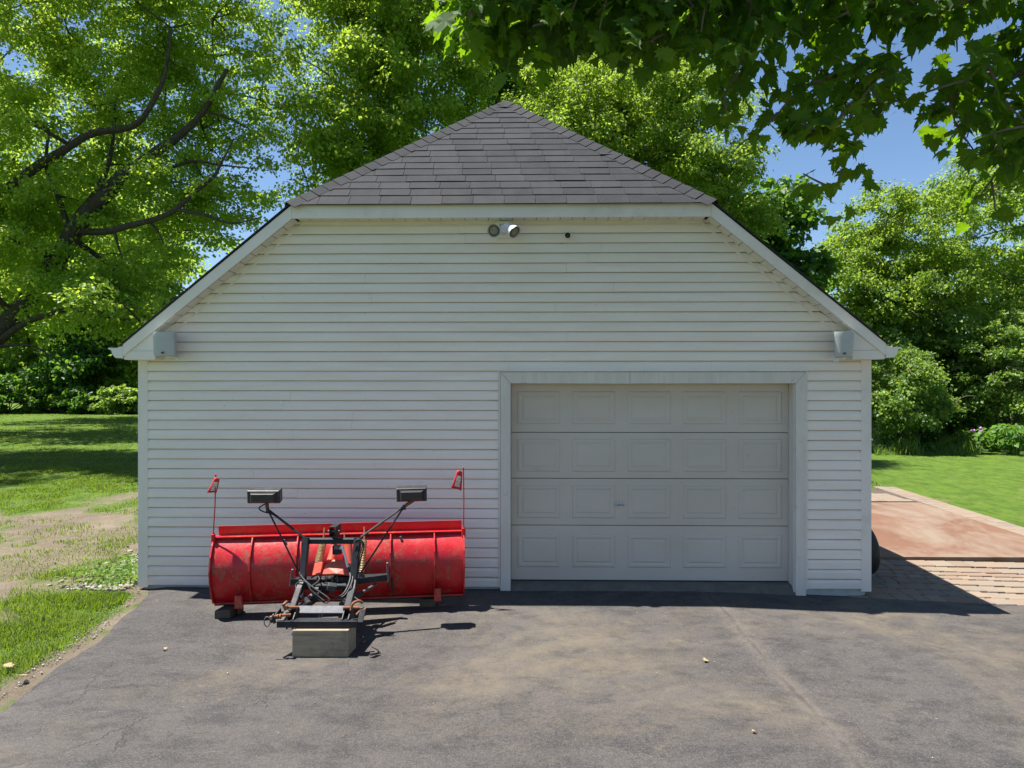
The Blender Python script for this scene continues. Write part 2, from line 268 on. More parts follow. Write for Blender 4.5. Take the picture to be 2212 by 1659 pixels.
# ------------------------------------------------------------------ mesh helpers
def root_of(o):
    while o.parent: o = o.parent
    return o
def tag(o, label=None, cat=None, group=None, kind=None):
    if label: o['label'] = label
    if cat: o['category'] = cat
    if group: o['group'] = group
    if kind: o['kind'] = kind
    return o
def empty(name, loc, label, cat, group=None):
    o = bpy.data.objects.new(name, None); C.objects.link(o); o.location = loc; o.empty_display_size = .2
    return tag(o, label, cat, group)
def link(name, me, parent=None, mat=None):
    o = bpy.data.objects.new(name, me); C.objects.link(o)
    if mat and not me.materials: me.materials.append(MAT[mat])
    if parent: o.parent = parent
    return o
class MB:
    def __init__(s): s.v = []; s.f = []; s.fm = []; s.cur = 0
    def add(s, vs, fs):
        k = len(s.v); s.v += [Vector(v) for v in vs]; s.f += [tuple(k + i for i in f) for f in fs]; s.fm += [s.cur] * len(fs); return s
    def box(s, c, size, rot=None):
        hx, hy, hz = size[0] / 2, size[1] / 2, size[2] / 2; c = Vector(c)
        vs = [Vector((x, y, z)) for x in (-hx, hx) for y in (-hy, hy) for z in (-hz, hz)]
        if rot is not None: vs = [rot @ v for v in vs]
        return s.add([v + c for v in vs], [(0, 1, 3, 2), (4, 6, 7, 5), (0, 4, 5, 1), (2, 3, 7, 6), (0, 2, 6, 4), (1, 5, 7, 3)])
    def beam(s, p, q, wd, h, up=(0, 0, 1), ch=.12):
        """bar with lightly broken corners from p to q; wd across, h along up"""
        p = Vector(p); q = Vector(q); a = (q - p).normalized(); x = a.cross(Vector(up)).normalized(); y = x.cross(a).normalized()
        b = min(wd, h) * ch
        ring = [(-wd/2 + b, -h/2), (wd/2 - b, -h/2), (wd/2, -h/2 + b), (wd/2, h/2 - b), (wd/2 - b, h/2), (-wd/2 + b, h/2), (-wd/2, h/2 - b), (-wd/2, -h/2 + b)]
        vs = [o + x * i + y * j for o in (p, q) for i, j in ring]
        return s.add(vs, [(i, (i + 1) % 8, 8 + (i + 1) % 8, 8 + i) for i in range(8)] + [tuple(range(7, -1, -1)), tuple(range(8, 16))])
    def prism(s, poly, off):
        """flat polygon (3-d points) pushed along off"""
        n = len(poly); poly = [Vector(p) for p in poly]; off = Vector(off)
        return s.add(poly + [p + off for p in poly], [tuple(range(n - 1, -1, -1)), tuple(range(n, 2 * n))] + [(i, (i + 1) % n, n + (i + 1) % n, n + i) for i in range(n)])
    def tube(s, pts, r, n=8, cap=True):
        pts = [Vector(p) for p in pts]; m = len(pts)
        rs = r if isinstance(r, (list, tuple)) else [r] * m
        t0 = (pts[1] - pts[0]).normalized(); ref = t0.orthogonal().normalized(); vs = []
        for i, p in enumerate(pts):
            t = (pts[min(i + 1, m - 1)] - pts[max(i - 1, 0)]).normalized()
            ref = (ref - t * ref.dot(t)); ref = ref.normalized() if ref.length > 1e-6 else t.orthogonal().normalized()
            b = t.cross(ref)
            vs += [p + (ref * math.cos(2 * math.pi * j / n) + b * math.sin(2 * math.pi * j / n)) * rs[i] for j in range(n)]
        fs = [(i * n + j, i * n + (j + 1) % n, (i + 1) * n + (j + 1) % n, (i + 1) * n + j) for i in range(m - 1) for j in range(n)]
        if cap: fs += [tuple(range(n - 1, -1, -1)), tuple((m - 1) * n + j for j in range(n))]
        return s.add(vs, fs)
    def lathe(s, origin, axis, prof, n=20):
        """prof: list of (radius, height along axis)"""
        axis = Vector(axis).normalized(); u = axis.orthogonal().normalized(); v = axis.cross(u); o = Vector(origin)
        vs = [o + axis * h + (u * math.cos(2 * math.pi * j / n) + v * math.sin(2 * math.pi * j / n)) * max(r, 1e-4) for r, h in prof for j in range(n)]
        m = len(prof)
        return s.add(vs, [(i * n + j, i * n + (j + 1) % n, (i + 1) * n + (j + 1) % n, (i + 1) * n + j) for i in range(m - 1) for j in range(n)] + [tuple(range(n - 1, -1, -1)), tuple((m - 1) * n + j for j in range(n))])
    def hull(s, pts):
        bm = bmesh.new()
        for p in pts: bm.verts.new(p)
        bmesh.ops.convex_hull(bm, input=bm.verts); bm.verts.index_update()
        vs = [v.co.copy() for v in bm.verts]; fs = [tuple(v.index for v in f.verts) for f in bm.faces]; bm.free(); return s.add(vs, fs)
    def build(s, name, mat, parent=None, smooth=False, bevel=0.0, local=False):
        off = Vector((0, 0, 0)) if local or parent is None else root_of(parent).location
        me = bpy.data.meshes.new(name); me.from_pydata([v - off for v in s.v], [], s.f)
        mats = mat if isinstance(mat, (list, tuple)) else [mat]
        for k in mats: me.materials.append(MAT[k])
        if len(mats) > 1: me.polygons.foreach_set('material_index', s.fm)
        bm = bmesh.new(); bm.from_mesh(me); bmesh.ops.recalc_face_normals(bm, faces=bm.faces)
        if bevel > 0: bmesh.ops.bevel(bm, geom=list(bm.edges), offset=bevel, segments=2, affect='EDGES', profile=.6)
        bm.to_mesh(me); bm.free()
        if smooth:
            me.polygons.foreach_set('use_smooth', [True] * len(me.polygons)); me.set_sharp_from_angle(angle=math.radians(40))
        me.update(); return link(name, me, parent)
def spline(pts, k=8):
    pts = [Vector(p) for p in pts]; out = []
    q = [pts[0] * 2 - pts[1]] + pts + [pts[-1] * 2 - pts[-2]]
    for i in range(1, len(q) - 2):
        a, b, c, d = q[i - 1:i + 3]
        for j in range(k):
            t = j / k; out.append(.5 * ((2 * b) + (c - a) * t + (2 * a - 5 * b + 4 * c - d) * t * t + (3 * b - a - 3 * c + d) * t ** 3))
    out.append(pts[-1]); return out
def raw_mesh(name, verts, faces, mat, parent=None, smooth=False):
    """fast mesh from numpy arrays; faces is (n, 3) or (n, 4); parent location is subtracted"""
    if parent is not None: verts = verts - np.array(root_of(parent).location)
    me = bpy.data.meshes.new(name); nv, (nf, k) = len(verts), faces.shape
    me.vertices.add(nv); me.vertices.foreach_set('co', verts.astype(np.float32).ravel())
    me.loops.add(nf * k); me.loops.foreach_set('vertex_index', faces.astype(np.int32).ravel())
    me.polygons.add(nf); me.polygons.foreach_set('loop_start', np.arange(0, nf * k, k, dtype=np.int32))
    if smooth: me.polygons.foreach_set('use_smooth', np.ones(nf, bool))
    me.materials.append(MAT[mat]); me.update(); me.validate(); return link(name, me, parent)
def unit(a): return a / np.maximum(np.linalg.norm(a, axis=1, keepdims=True), 1e-9)
def leaf_cloud(name, pos, nrm, tip, size, mat, parent=None, aspect=.42, fold=.18):
    """one folded two-triangle leaf for each position"""
    n = len(pos); nrm = unit(nrm); tip = unit(tip - nrm * (tip * nrm).sum(1, keepdims=True)); side = np.cross(nrm, tip)
    L = size[:, None]; mid = pos + tip * L * .42 + nrm * L * fold * .5
    v = np.stack([pos, mid + side * L * aspect, pos + tip * L - nrm * L * .1, mid - side * L * aspect], 1).reshape(-1, 3)
    k = np.arange(n)[:, None] * 4; f = np.concatenate([k + [0, 2, 1], k + [0, 3, 2]], 1).reshape(-1, 3)
    return raw_mesh(name, v, f, mat, parent)
# ================================================================== GROUND
# left edge of the driveway (x for y), measured from the picture
edge_px = [(305, 1281), (262, 1325), (205, 1375), (130, 1425), (60, 1475), (0, 1512)]
EDGE = [(q.y, q.x) for q in (G(*p) for p in edge_px)]
ey = np.array([-14.0, -4.6] + [e[0] for e in EDGE][::-1] + [0.3]); ex = np.array([-5.2, -2.75] + [e[1] for e in EDGE][::-1] + [-3.72])
o_ = np.argsort(ey); ey = ey[o_]; ex = ex[o_]
def drive_edge(y): return np.interp(y, ey, ex)
def bare_np(x, y):
    d = y - CAM.y
    a_ = (x - CAM.x) / np.maximum(d, .1); band = np.exp(-((d - 11.5 - 14.0 * (a_ + .54)) / 2.15) ** 2) * (a_ < -.3) * (a_ > -1.1)
    patch = .55 * np.clip((fbm(x * .55, y * .55, 5) - .44) * 6, 0, 1) * np.clip((d - 3) / 2, 0, 1) * np.clip((13.5 - d) / 2, 0, 1) * (x < -2)
    side = drive_edge(np.clip(y, -14, .2)) - x
    near_drive = np.exp(-(side / .10) ** 2) * (y < .3) * (x < 0)
    gravel = 1.1 * np.exp(-((x + 3.95) / .50) ** 2) * np.clip((y + .2) / .4, 0, 1) * np.clip((6 - y) / 2, 0, 1) * (x < 0)
    b = band * (-.25 + 2.35 * fbm(x * 1.1, y * 1.1, 9)) + patch * .95 + near_drive * .9 + gravel
    return np.clip(b, 0, 1)
def sheet(name, xs, ys, z, mat):
    X, Y = np.meshgrid(xs, ys); Z = z(X, Y); nx, ny = len(xs), len(ys)
    i = np.arange(ny - 1)[:, None] * nx + np.arange(nx - 1)[None]; f = np.stack([i, i + 1, i + nx + 1, i + nx], -1).reshape(-1, 4)
    o = raw_mesh(name, np.stack([X, Y, Z], -1).reshape(-1, 3), f, mat, None, True); return o, X, Y
xs = np.concatenate([-np.geomspace(400, 11, 26), np.arange(-10.5, -2.2, .14), np.arange(-2, 9, .5), np.geomspace(9.5, 400, 30)])
ys = np.concatenate([-np.geomspace(120, 9, 10), np.arange(-8.5, 16, .16), np.geomspace(16.4, 700, 50)])
def lawn_z(X, Y):
    z = gz_np(X, Y) - .022 + (fbm(X * .9, Y * .9, 3) - .47) * .05 * np.clip((-X - 3.9) / 1.2, 0, 1)
    return z - .03 * (X > 3.9) * 0
lawn, X_, Y_ = sheet('lawn', xs, ys, lawn_z, 'lawn'); tag(lawn, kind='structure')
at = lawn.data.attributes.new('bare', 'FLOAT', 'POINT'); at.data.foreach_set('value', bare_np(X_, Y_).ravel().astype(np.float32))
# driveway: rows run across, left border follows the ragged edge
yy = np.concatenate([np.arange(-14, -7, .5), np.arange(-7, .09, .09)]); cols = 46
L_ = drive_edge(yy) + (fbm(yy * 3.1, yy * 0 + 2, 21) - .47) * .10
t_ = np.linspace(0, 1, cols) ** 1.15
Xd = L_[:, None] + (16 - L_[:, None]) * t_[None]; Yd = np.repeat(yy[:, None], cols, 1)
Zd = gz_np(Xd, Yd) + (fbm(Xd * .8, Yd * .8, 31) - .47) * .012
Zd[:, 0] -= .03
i = np.arange(len(yy) - 1)[:, None] * cols + np.arange(cols - 1)[None]; f = np.stack([i, i + 1, i + cols + 1, i + cols], -1).reshape(-1, 4)
drive = raw_mesh('driveway', np.stack([Xd, Yd, Zd], -1).reshape(-1, 3), f, 'asphalt', None, True); tag(drive, kind='structure')

# ------------------------------------------------------------------ paved strip beside the garage
SLAB_Z = -.012
patio = MB(); 
pf = [Vector((3.35, -.07, 0)), Vector((9.5, -.22, 0))]       # front line of the pavers
fr_y = G(1900, 1203, SLAB_Z).y                                # front edge of the stained slab
patio.prism([(3.40, -.06, gz(3.4) - .03), (7.45, -.16, gz(7.45) - .03), (7.45, .2, gz(7.45) - .03), (3.4, .2, gz(3.4) - .03)], (0, 0, .026)).prism([(3.4, .2, gz(3.4) - .055), (7.45, .2, gz(7.45) - .055), (7.45, fr_y + .05, gz(7.45, fr_y + .05) - .055), (3.4, fr_y + .05, gz(3.4, fr_y + .05) - .055)], (0, 0, .02))
patio_o = patio.build('paved_strip', 'paver_joint'); tag(patio_o, kind='structure')
def paver(name, c, sx, sy, z, rot, parent):
    mb = MB(); b = .006; h = .05; R = Matrix.Rotation(rot, 3, 'Z')
    x, y = sx / 2, sy / 2
    vs = [(-x, -y, -h), (x, -y, -h), (x, y, -h), (-x, y, -h), (-x, -y, -b), (x, -y, -b), (x, y, -b), (-x, y, -b), (-x + b, -y + b, 0), (x - b, -y + b, 0), (x - b, y - b, 0), (-x + b, y - b, 0)]
    tilt = Matrix.Rotation(rnd.uniform(-.006, .006), 3, 'X') @ Matrix.Rotation(rnd.uniform(-.006, .006), 3, 'Y')
    mb.add([R @ (tilt @ Vector(v)) + Vector((c[0], c[1], z)) for v in vs],
           [(0, 1, 5, 4), (1, 2, 6, 5), (2, 3, 7, 6), (3, 0, 4, 7), (4, 5, 9, 8), (5, 6, 10, 9), (6, 7, 11, 10), (7, 4, 8, 11), (8, 9, 10, 11)])
    return mb.build(name, 'paver', parent)
sk = math.atan2(-.15, 6.15)
row = 0; y = -.02
while y < fr_y - .03:
    h = rnd.choice([.13, .17, .2, .2]) if row else .2
    h = min(h, fr_y - y)
    if fr_y - y - h < .08: h = fr_y - y
    x = 3.62 + rnd.uniform(0, .12) if y > .02 else 3.45
    while x < 7.4:
        wd = rnd.choice([.14, .18, .2, .24, .27])
        yc = y + h / 2 - (x - 3.4) * .024 * max(0, 1 - y / fr_y)
        paver('paver', (x + wd / 2, yc), wd - .015, h - .008, gz(x + wd / 2, yc) + .008 + rnd.uniform(-.002, .002), sk * max(0, 1 - y / fr_y), patio_o); x += wd
    y += h; row += 1
# stained slab with its raised front edge
sl_pts = [Vector((3.45, fr_y, 0)), G(2212, 1157, SLAB_Z).lerp(G(1985, 1085, SLAB_Z), (fr_y + .02 - G(2212, 1157, SLAB_Z).y) / (G(1985, 1085, SLAB_Z).y - G(2212, 1157, SLAB_Z).y)), G(1985, 1085, SLAB_Z), G(1880, 1085, SLAB_Z), Vector((3.45, G(1880, 1085, SLAB_Z).y, 0))]
slab = MB().prism([(p.x, p.y, -.22) for p in sl_pts], (0, 0, .22 + SLAB_Z - .0)).build('concrete_slab', 'stained_slab'); tag(slab, kind='structure')
# border of pavers between slab and lawn: two courses following the slab's far side
bo = MB(); a0, a1 = G(1960, 1062, -.03), G(2240, 1150, -.03); c0, c1 = G(1985, 1085, -.03), G(2240, 1166, -.03)
dirn = (a1 - a0).normalized(); nrm_ = Vector((dirn.y, -dirn.x, 0)); Lb = (a1 - a0).length; ang = math.atan2(dirn.y, dirn.x)
bo.prism([c0, c1, a1, a0], (0, 0, .008)); bo.prism([(3.4, c0.y + .02, -.031), (c0.x, c0.y + .02, -.031), (a0.x, a0.y, -.031), (3.4, a0.y + 1.2, -.031)], (0, 0, .007))
border = bo.build('paver_border', 'paver_joint'); tag(border, kind='structure')
wide = abs((c0 - a0).dot(nrm_)); nrow = max(2, round(wide / .24)); rw = wide / nrow
for r in range(nrow):
    s = -rnd.uniform(.0, .2) - .5
    while s < Lb + .3:
        wd = rnd.choice([.18, .22, .26, .3]); c = a0 + dirn * (s + wd / 2) + nrm_ * (rw * (r + .5))
        if c.x > 3.5: paver('paver', (c.x, c.y), wd - .01, rw - .01, -.014 + rnd.uniform(-.002, .002), ang, border)
        s += wd
for r in range(5):
    x = 3.45 + rnd.uniform(0, .2); y = c0.y + .14 + r * .22
    while x < c0.x - .1 - r * .08:
        wd = rnd.choice([.2, .24, .28]); paver('paver', (x + wd / 2, y), wd - .01, .21, -.014 + rnd.uniform(-.002, .002), 0, border); x += wd

# ================================================================== GARAGE
WH, OV, CC, ZT, EE, ZR, YA = 3.66, .17, 2.0515, 3.822, 3.7324, 2.455, 1.56
SLO = (ZT - ZR) / (EE - CC); ZA = ZT + SLO * CC; YB = 7.4
gar = empty('garage', (0, 0, 0), 'white vinyl-sided garage with clipped grey shingle roof and one panelled door', 'garage')
def rake_z(x): return ZR + SLO * (EE - abs(x)) if abs(x) > CC else ZT
# door opening
xo0, xo1 = W(1103, 1000).x, W(1717, 1000).x; zo = W(1400, 828).z
tw_ = .102; xt0, xt1, zt1 = xo0 - tw_, xo1 + tw_, zo + .112
ZS, EXPO = .025, .0985
body = MB()
wall_top = ZT - .132
def gable_poly(y):  # outline of the front wall
    xk = EE - (wall_top + .0 - (ZR - .10)) / SLO
    return [(-WH, y, ZS), (xt0, y, ZS), (xt0, y, zt1), (xt1, y, zt1), (xt1, y, ZS), (WH, y, ZS), (WH, y, 2.30), (xk, y, wall_top), (-xk, y, wall_top), (-WH, y, 2.30)]
fw = MB().prism(gable_poly(.03), (0, .09, 0)).build('front_wall', 'trim_white', gar)
def wall_half(z):   # half width of the wall at height z under the rake soffit
    return min(WH - .085, EE - (z - (ZR - .125)) / SLO) if z > 2.30 else WH - .085
ncour = int((wall_top - ZS) / EXPO)
def plank(x0, x1, z0, z1, s0, s1):
    """one lapped board: x0..x1 at the bottom, x0+s0..x1+s1 at the top"""
    prof = [(.029, 0.0), (.006, 0.0), (-.004, .003), (-.006, .009), (-.0045, .066), (.000, .080), (.008, .093), (.010, 1.0), (.029, 1.0)]
    hh = z1 - z0; vs = []; jj = [rnd.uniform(-.0016, .0016) for _ in range(2)]; jy = [rnd.uniform(-.0012, .0012) for _ in range(2)]
    for e_, (xe, sh) in enumerate(((x0, s0), (x1, s1))):
        for yv, t in prof:
            tz = t * hh if t in (0.0, 1.0) else t
            vs.append((xe + sh * (tz / hh), yv + (jy[e_] if yv < .02 else 0), z0 + tz + (jj[e_] if t < .5 else 0)))
    n = len(prof)
    return MB().add(vs, [(i, i + 1, n + i + 1, n + i) for i in range(n - 1)] + [tuple(range(n)), tuple(range(2 * n - 1, n - 1, -1)), (n - 1, 0, n, 2 * n - 1)]).build('siding_plank', 'siding', fw)
for k in range(ncour + 1):
    z0 = ZS + k * EXPO; z1 = min(z0 + EXPO + .0, wall_top)
    if z1 - z0 < .02: continue
    h0, h1 = wall_half(z0), wall_half(z1)
    zz = z1 - .0055
    if z0 < zt1 - .03:
        if k < 22:
            xa, xb = xt0 - .022, xt1 + .022
            sx_ = -h0 + (xa + h0) * (.3 + .45 * _h(k, 7, 5)); plank(-h0, sx_, z0, zz, h0 - h1, 0); plank(sx_ + .0012, xa, z0, zz, 0, 0); plank(xb, h0, z0, zz, 0, h1 - h0)
    else:
        cut = -h0 + (.25 + .5 * _h(k, 3, 5)) * 2 * h0
        plank(-h0, cut, z0, zz, h0 - h1, 0); plank(cut + .0015, h0, z0, zz, 0, h1 - h0)
# J-channels, corner posts, foundation
for s in (-1, 1):
    MB().prism([(s * (WH - .088), -.008, ZS - .02), (s * (WH + .012), -.008, ZS - .02), (s * (WH + .012), .10, ZS - .02), (s * (WH - .0), .10, ZS - .02), (s * (WH - .0), .03, ZS - .02), (s * (WH - .088), .03, ZS - .02)], (0, 0, 2.33 - ZS)).build('corner_post', 'trim_white', gar, bevel=.002)
    # side wall with lapped courses
    vs = []; fs = []; nn = 25
    prof = []
    for k in range(nn):
        z0 = ZS + k * EXPO
        if z0 + EXPO > 2.45: break
        prof += [(.012, z0), (.0, z0 + EXPO - .002), (-.006, z0 + EXPO - .001)]
    mb = MB(); 
    pv = [(s * (WH - .02 + a), z) for a, z in prof]
    vs = [(x, yv, z) for yv in (.10, YB - .15) for x, z in pv]; n = len(pv)
    mb.add(vs, [(i, i + 1, n + i + 1, n + i) for i in range(n - 1)]); mb.build('side_wall', 'siding', gar)
mbk = MB().prism([(-WH, YB - .15, ZS), (WH, YB - .15, ZS), (WH, YB - .15, 2.4), (0, YB - .15, ZA - .25), (-WH, YB - .15, 2.4)], (0, .05, 0)); mbk.build('rear_wall', 'siding', gar)
MB().prism([(-WH + .03, .035, -.3), (xt0 + .04, .035, -.3), (xt0 + .04, YB - .2, -.3), (-WH + .03, YB - .2, -.3)], (0, 0, .3 + ZS - .005)).build('foundation', 'foundation_paint', gar)
MB().prism([(xt1 - .04, .03, -.3), (WH - .07, .03, -.3), (WH - .02, .06, -.3), (WH - .02, YB - .2, -.3), (xt1 - .04, YB - .2, -.3)], (0, 0, .3 + ZS - .005)).build('foundation', 'foundation_paint', gar)
# door surround
fy0, fy1 = -.028, .10
def strip(poly_xz, name, mat='frame_paint', y0=fy0, y1=fy1, parent=gar, bevel=.003):
    return MB().prism([(x, y0, z) for x, z in poly_xz], (0, y1 - y0, 0)).build(name, mat, parent, bevel=bevel)
strip([(xt0, gz(xt0) - .02), (xo0, gz(xo0) - .02), (xo0, zo), (xt0, zt1)], 'door_trim')
strip([(xo1, gz(xo1) - .02), (xt1, gz(xt1) - .02), (xt1, zt1), (xo1, zo)], 'door_trim')
xm = xo0 + (xo1 - xo0) * .42
strip([(xo0 + .002, zo), (xm, zo - .004), (xm, zt1), (xt0 + .002, zt1)], 'door_trim'); strip([(xm + .002, zo - .002), (xo1 - .002, zo), (xt1 - .002, zt1), (xm + .002, zt1)], 'door_trim')
strip([(xt0 - .02, ZS), (xt0 - .004, ZS), (xt0 - .004, zt1 + .02), (xt0 - .02, zt1 + .02)], 'trim_channel', 'trim_white', -.012, .04, bevel=0)
strip([(xt1 + .004, ZS), (xt1 + .02, ZS), (xt1 + .02, zt1 + .02), (xt1 + .004, zt1 + .02)], 'trim_channel', 'trim_white', -.012, .04, bevel=0)
strip([(xt0 + .0, zt1 + .006), (xt1, zt1 + .006), (xt1, zt1 + .022), (xt0, zt1 + .022)], 'trim_channel', 'trim_white', -.036, .04, bevel=0)
# jambs and the door itself
DY = .135
strip([(xo0 - .05, gz(xo0) - .02), (xo0 - .001, gz(xo0) - .02), (xo0 - .001, zo), (xo0 - .05, zo)], 'door_jamb', 'frame_paint', fy1 + .001, DY + .08)
strip([(xo1 - .014, gz(xo1) - .02), (xo1 + .05, gz(xo1) - .02), (xo1 + .05, zo), (xo1 - .014, zo)], 'door_jamb', 'frame_paint', -.004, DY + .08)
strip([(xo0 - .05, zo + .001), (xo1 + .05, zo + .001), (xo1 + .05, zo + .06), (xo0 - .05, zo + .06)], 'door_jamb', 'frame_paint', fy1 + .001, DY + .08)
xd0, xd1 = xo0 + .002, xo1 - .016
dz = [W(1400, p, DY).z for p in (1250, 1135, 1033.5, 934, 824)]
dz[0] = max(dz[0] - .018, .05)
door = MB().box(((xd0 + xd1) / 2, DY + .06, (dz[0] + dz[4]) / 2), (xd1 - xd0, .02, dz[4] - dz[0] + .06)).build('garage_door', 'black_plastic', gar)
def raised_panel(x0, x1, z0, z1):
    rings = [(0, -.0006), (.012, -.009), (.030, -.0095), (.046, -.0022), (.050, -.0022), (.066, -.0085)]; vs = []; fs = []
    for ins, dy in rings:
        vs += [(x0 + ins, DY + dy, z0 + ins), (x1 - ins, DY + dy, z0 + ins), (x1 - ins, DY + dy, z1 - ins), (x0 + ins, DY + dy, z1 - ins)]
    for r in range(len(rings) - 1):
        fs += [(r * 4 + i, r * 4 + (i + 1) % 4, r * 4 + 4 + (i + 1) % 4, r * 4 + 4 + i) for i in range(4)]
    fs.append(tuple(range(len(vs) - 4, len(vs))))
    return MB().add(vs, fs).build('raised_panel', 'door_paint', door)
for k in range(4):
    z0, z1 = dz[k] + .002, dz[k + 1] - .004
    ins = .0
    MB().prism([(xd0, DY, z0), (xd1, DY, z0), (xd1, DY, z1), (xd0, DY, z1)], (0, .045, 0)).build('door_section', 'door_paint', door, bevel=.003)
    pw = (xd1 - xd0) / 5; ph = .335; zc = (dz[k] + dz[k + 1]) / 2 + (.018 if k == 0 else (-.008 if k == 3 else 0))
    for j in range(5):
        xc = xd0 + pw * (j + .5); raised_panel(xc - .218, xc + .218, zc - ph / 2, zc + ph / 2)
hp = W(1337, 1089, DY); mb = MB(); mb.lathe((hp.x, DY, hp.z), (0, -1, 0), [(.022, 0), (.022, .006), (.010, .010), (.009, .04), (.0, .04)], 14)
mb.tube([(hp.x - .045, DY - .04, hp.z - .004), (hp.x - .015, DY - .045, hp.z + .004), (hp.x + .02, DY - .045, hp.z + .002), (hp.x + .05, DY - .04, hp.z - .006)], [.006, .010, .010, .005], 8)
mb.build('handle', 'chrome', door, True)
MB().box(((xd0 + xd1) / 2, DY + .01, dz[0] - .012), (xd1 - xd0, .03, .022)).build('weather_seal', 'rubber', door)
# broken concrete sill under the door
mb = MB(); nx = 70; vs = []
for j, (yv, zt_) in enumerate(((-.035, -.02), (-.02, .012), (.05, .040), (.13, .044))):
    for i in range(nx):
        x = xo0 + (xo1 - xo0) * i / (nx - 1); q = float(fbm(x * 9, j * 3.3, 77)) - .47
        vs.append((x, yv + q * .05 * (j < 3), (gz(x) if j < 2 else 0) + zt_ + .012 * (j > 1) + q * .022 * (0 < j < 3)))
mb.add(vs, [(j * nx + i, j * nx + i + 1, (j + 1) * nx + i + 1, (j + 1) * nx + i) for j in range(3) for i in range(nx - 1)]); mb.build('door_sill', 'concrete', gar, True)

# ---- eaves: fascia, soffit, returns, gutters
FT = .148; FH = .132
y0, y1 = -OV, -OV + .02
MB().prism([(-CC, y0, ZT - FH), (CC, y0, ZT - FH), (CC, y0, ZT), (-CC, y0, ZT)], (0, .02, 0)).build('fascia', 'trim_white', gar, bevel=.002)
for s in (-1, 1):
    xa = s * (CC + .0015)
    MB().prism([(xa, y0 - .001, ZT - FH), (s * EE, y0 - .001, ZR - FT + .03), (s * EE, y0 - .001, ZR), (xa, y0 - .001, ZT)], (0, .021, 0)).build('rake_fascia', 'trim_white', gar, bevel=.002)
    # flashing edge along the rake
    # boxed return ("pork chop") in two courses
    xr = s * (EE - .315); xl = s * (EE - .006); zb = ZR - FT - .005
    zmid = zb + .085
    def rz(x): return ZR - FT + .03 + (ZT - FH - (ZR - FT + .03)) * (EE - abs(x)) / (EE - CC)
    MB().prism([(xl, y0 + .012, zb), (xr, y0 + .012, zb), (xr, y0 + .012, zmid), (xl, y0 + .012, zmid)], (0, OV - .02, 0)).build('eave_return', 'trim_white', gar, bevel=.0015)
    MB().prism([(xl, y0 + .016, zmid + .002), (xr, y0 + .016, zmid + .002), (xr, y0 + .016, rz(xr)), (xl, y0 + .016, rz(xl) + .002)], (0, OV - .025, 0)).build('eave_return', 'trim_white', gar, bevel=.0015)
    # K-style gutter, white, running back along the eave
    gx = s * (EE + .002); gp = [(0, 0), (.075, 0), (.082, .012), (.105, .035), (.115, .075), (.145, .088), (.147, .1), (.135, .1), (.128, .094), (.105, .085), (.095, .04), (.07, .012), (.012, .012), (.012, .115), (0, .115)]
    gut = MB().prism([(gx + s * a, -OV + .005, ZR - FT + .012 + b) for a, b in gp], (0, YB, 0)).build('gutter', 'trim_white', gar)
    if True:
        cap_ = [(0, 0), (.075, 0), (.105, .035), (.115, .075), (.147, .088), (.147, .102), (.06, .098), (.03, .112), (0, .112)]
        MB().prism([(gx + s * a, -OV, ZR - FT + .012 + b) for a, b in cap_], (0, .006, 0)).build('end_cap', 'trim_white', gut)
    MB().box((s * (EE - .18), YB / 2, zb + .01), (.32, YB - .1, .012)).build('eave_soffit', 'soffit_white', gar)
# soffit panels: little boards across the overhang with dark gaps between
def soffit(p, q, n):
    p = Vector(p); q = Vector(q); L = (q - p).length; a = (q - p).normalized(); up = Vector((0, 1, 0)).cross(a).normalized(); up = up if up.z > 0 else -up
    MB().beam(p + up * .012 + Vector((0, OV / 2, 0)) - a * .0, q + up * .012 + Vector((0, OV / 2, 0)), OV - .03, .006, up).build('soffit_backing', 'black_plastic', gar)
    for i in range(n):
        c0_, c1_ = p + a * (L * i / n + .003), p + a * (L * (i + 1) / n - .004)
        MB().beam(c0_ + Vector((0, OV / 2 + .012, 0)), c1_ + Vector((0, OV / 2 + .012, 0)), OV - .03, .008, up, .05).build('soffit_panel', 'soffit_white', gar)
soffit((-CC + .04, y0, ZT - FH + .008), (CC - .04, y0, ZT - FH + .008), 34)
soffit((-EE + .30, y0, ZR - FT + .032 + .30 * (ZT - FH - ZR + FT - .03) / (EE - CC)), (-CC + .01, y0, ZT - FH + .008), 13)
soffit((EE - .30, y0, ZR - FT + .032 + .30 * (ZT - FH - ZR + FT - .03) / (EE - CC)), (CC - .01, y0, ZT - FH + .008), 13)
# frieze channel where wall meets soffit
for p, q in (((-CC + .06, .012, ZT - FH - .018), (CC - .06, .012, ZT - FH - .018)), ((-EE + .33, .012, ZR - FT + .20), (-CC + .055, .012, ZT - FH - .016)), ((EE - .33, .012, ZR - FT + .20), (CC - .055, .012, ZT - FH - .016))):
    MB().beam(p, q, .036, .024, (0, 0, 1)).build('frieze_channel', 'soffit_white', gar)
# ---- roof: deck slabs, then single shingles on the clipped front face and caps on the hips
TH = .012
def slab_poly(poly, n, t, name, mat, parent): return MB().prism(poly, Vector(n) * t).build(name, mat, parent)
hipL, hipR, apex = Vector((-CC - .02, -OV - .015, ZT)), Vector((CC + .02, -OV - .015, ZT)), Vector((0, YA, ZA))
nL = Vector((-SLO, 0, 1)).normalized(); nR = Vector((SLO, 0, 1)).normalized()
roof = MB(); 
roof.prism([(-EE - .02, -OV - .012, ZR - .012), hipL, apex, (0, YB, ZA), (-EE - .02, YB, ZR - .012)], nL * TH)
roof_o = roof.build('roof', 'shingle', gar)
MB().prism([(EE + .02, -OV - .012, ZR - .012), (EE + .02, YB, ZR - .012), (0, YB, ZA), apex, hipR], nR * TH).build('roof_slope', 'shingle', roof_o)
fn = (hipR - hipL).cross(apex - hipL).normalized()
if fn.z < 0: fn = -fn
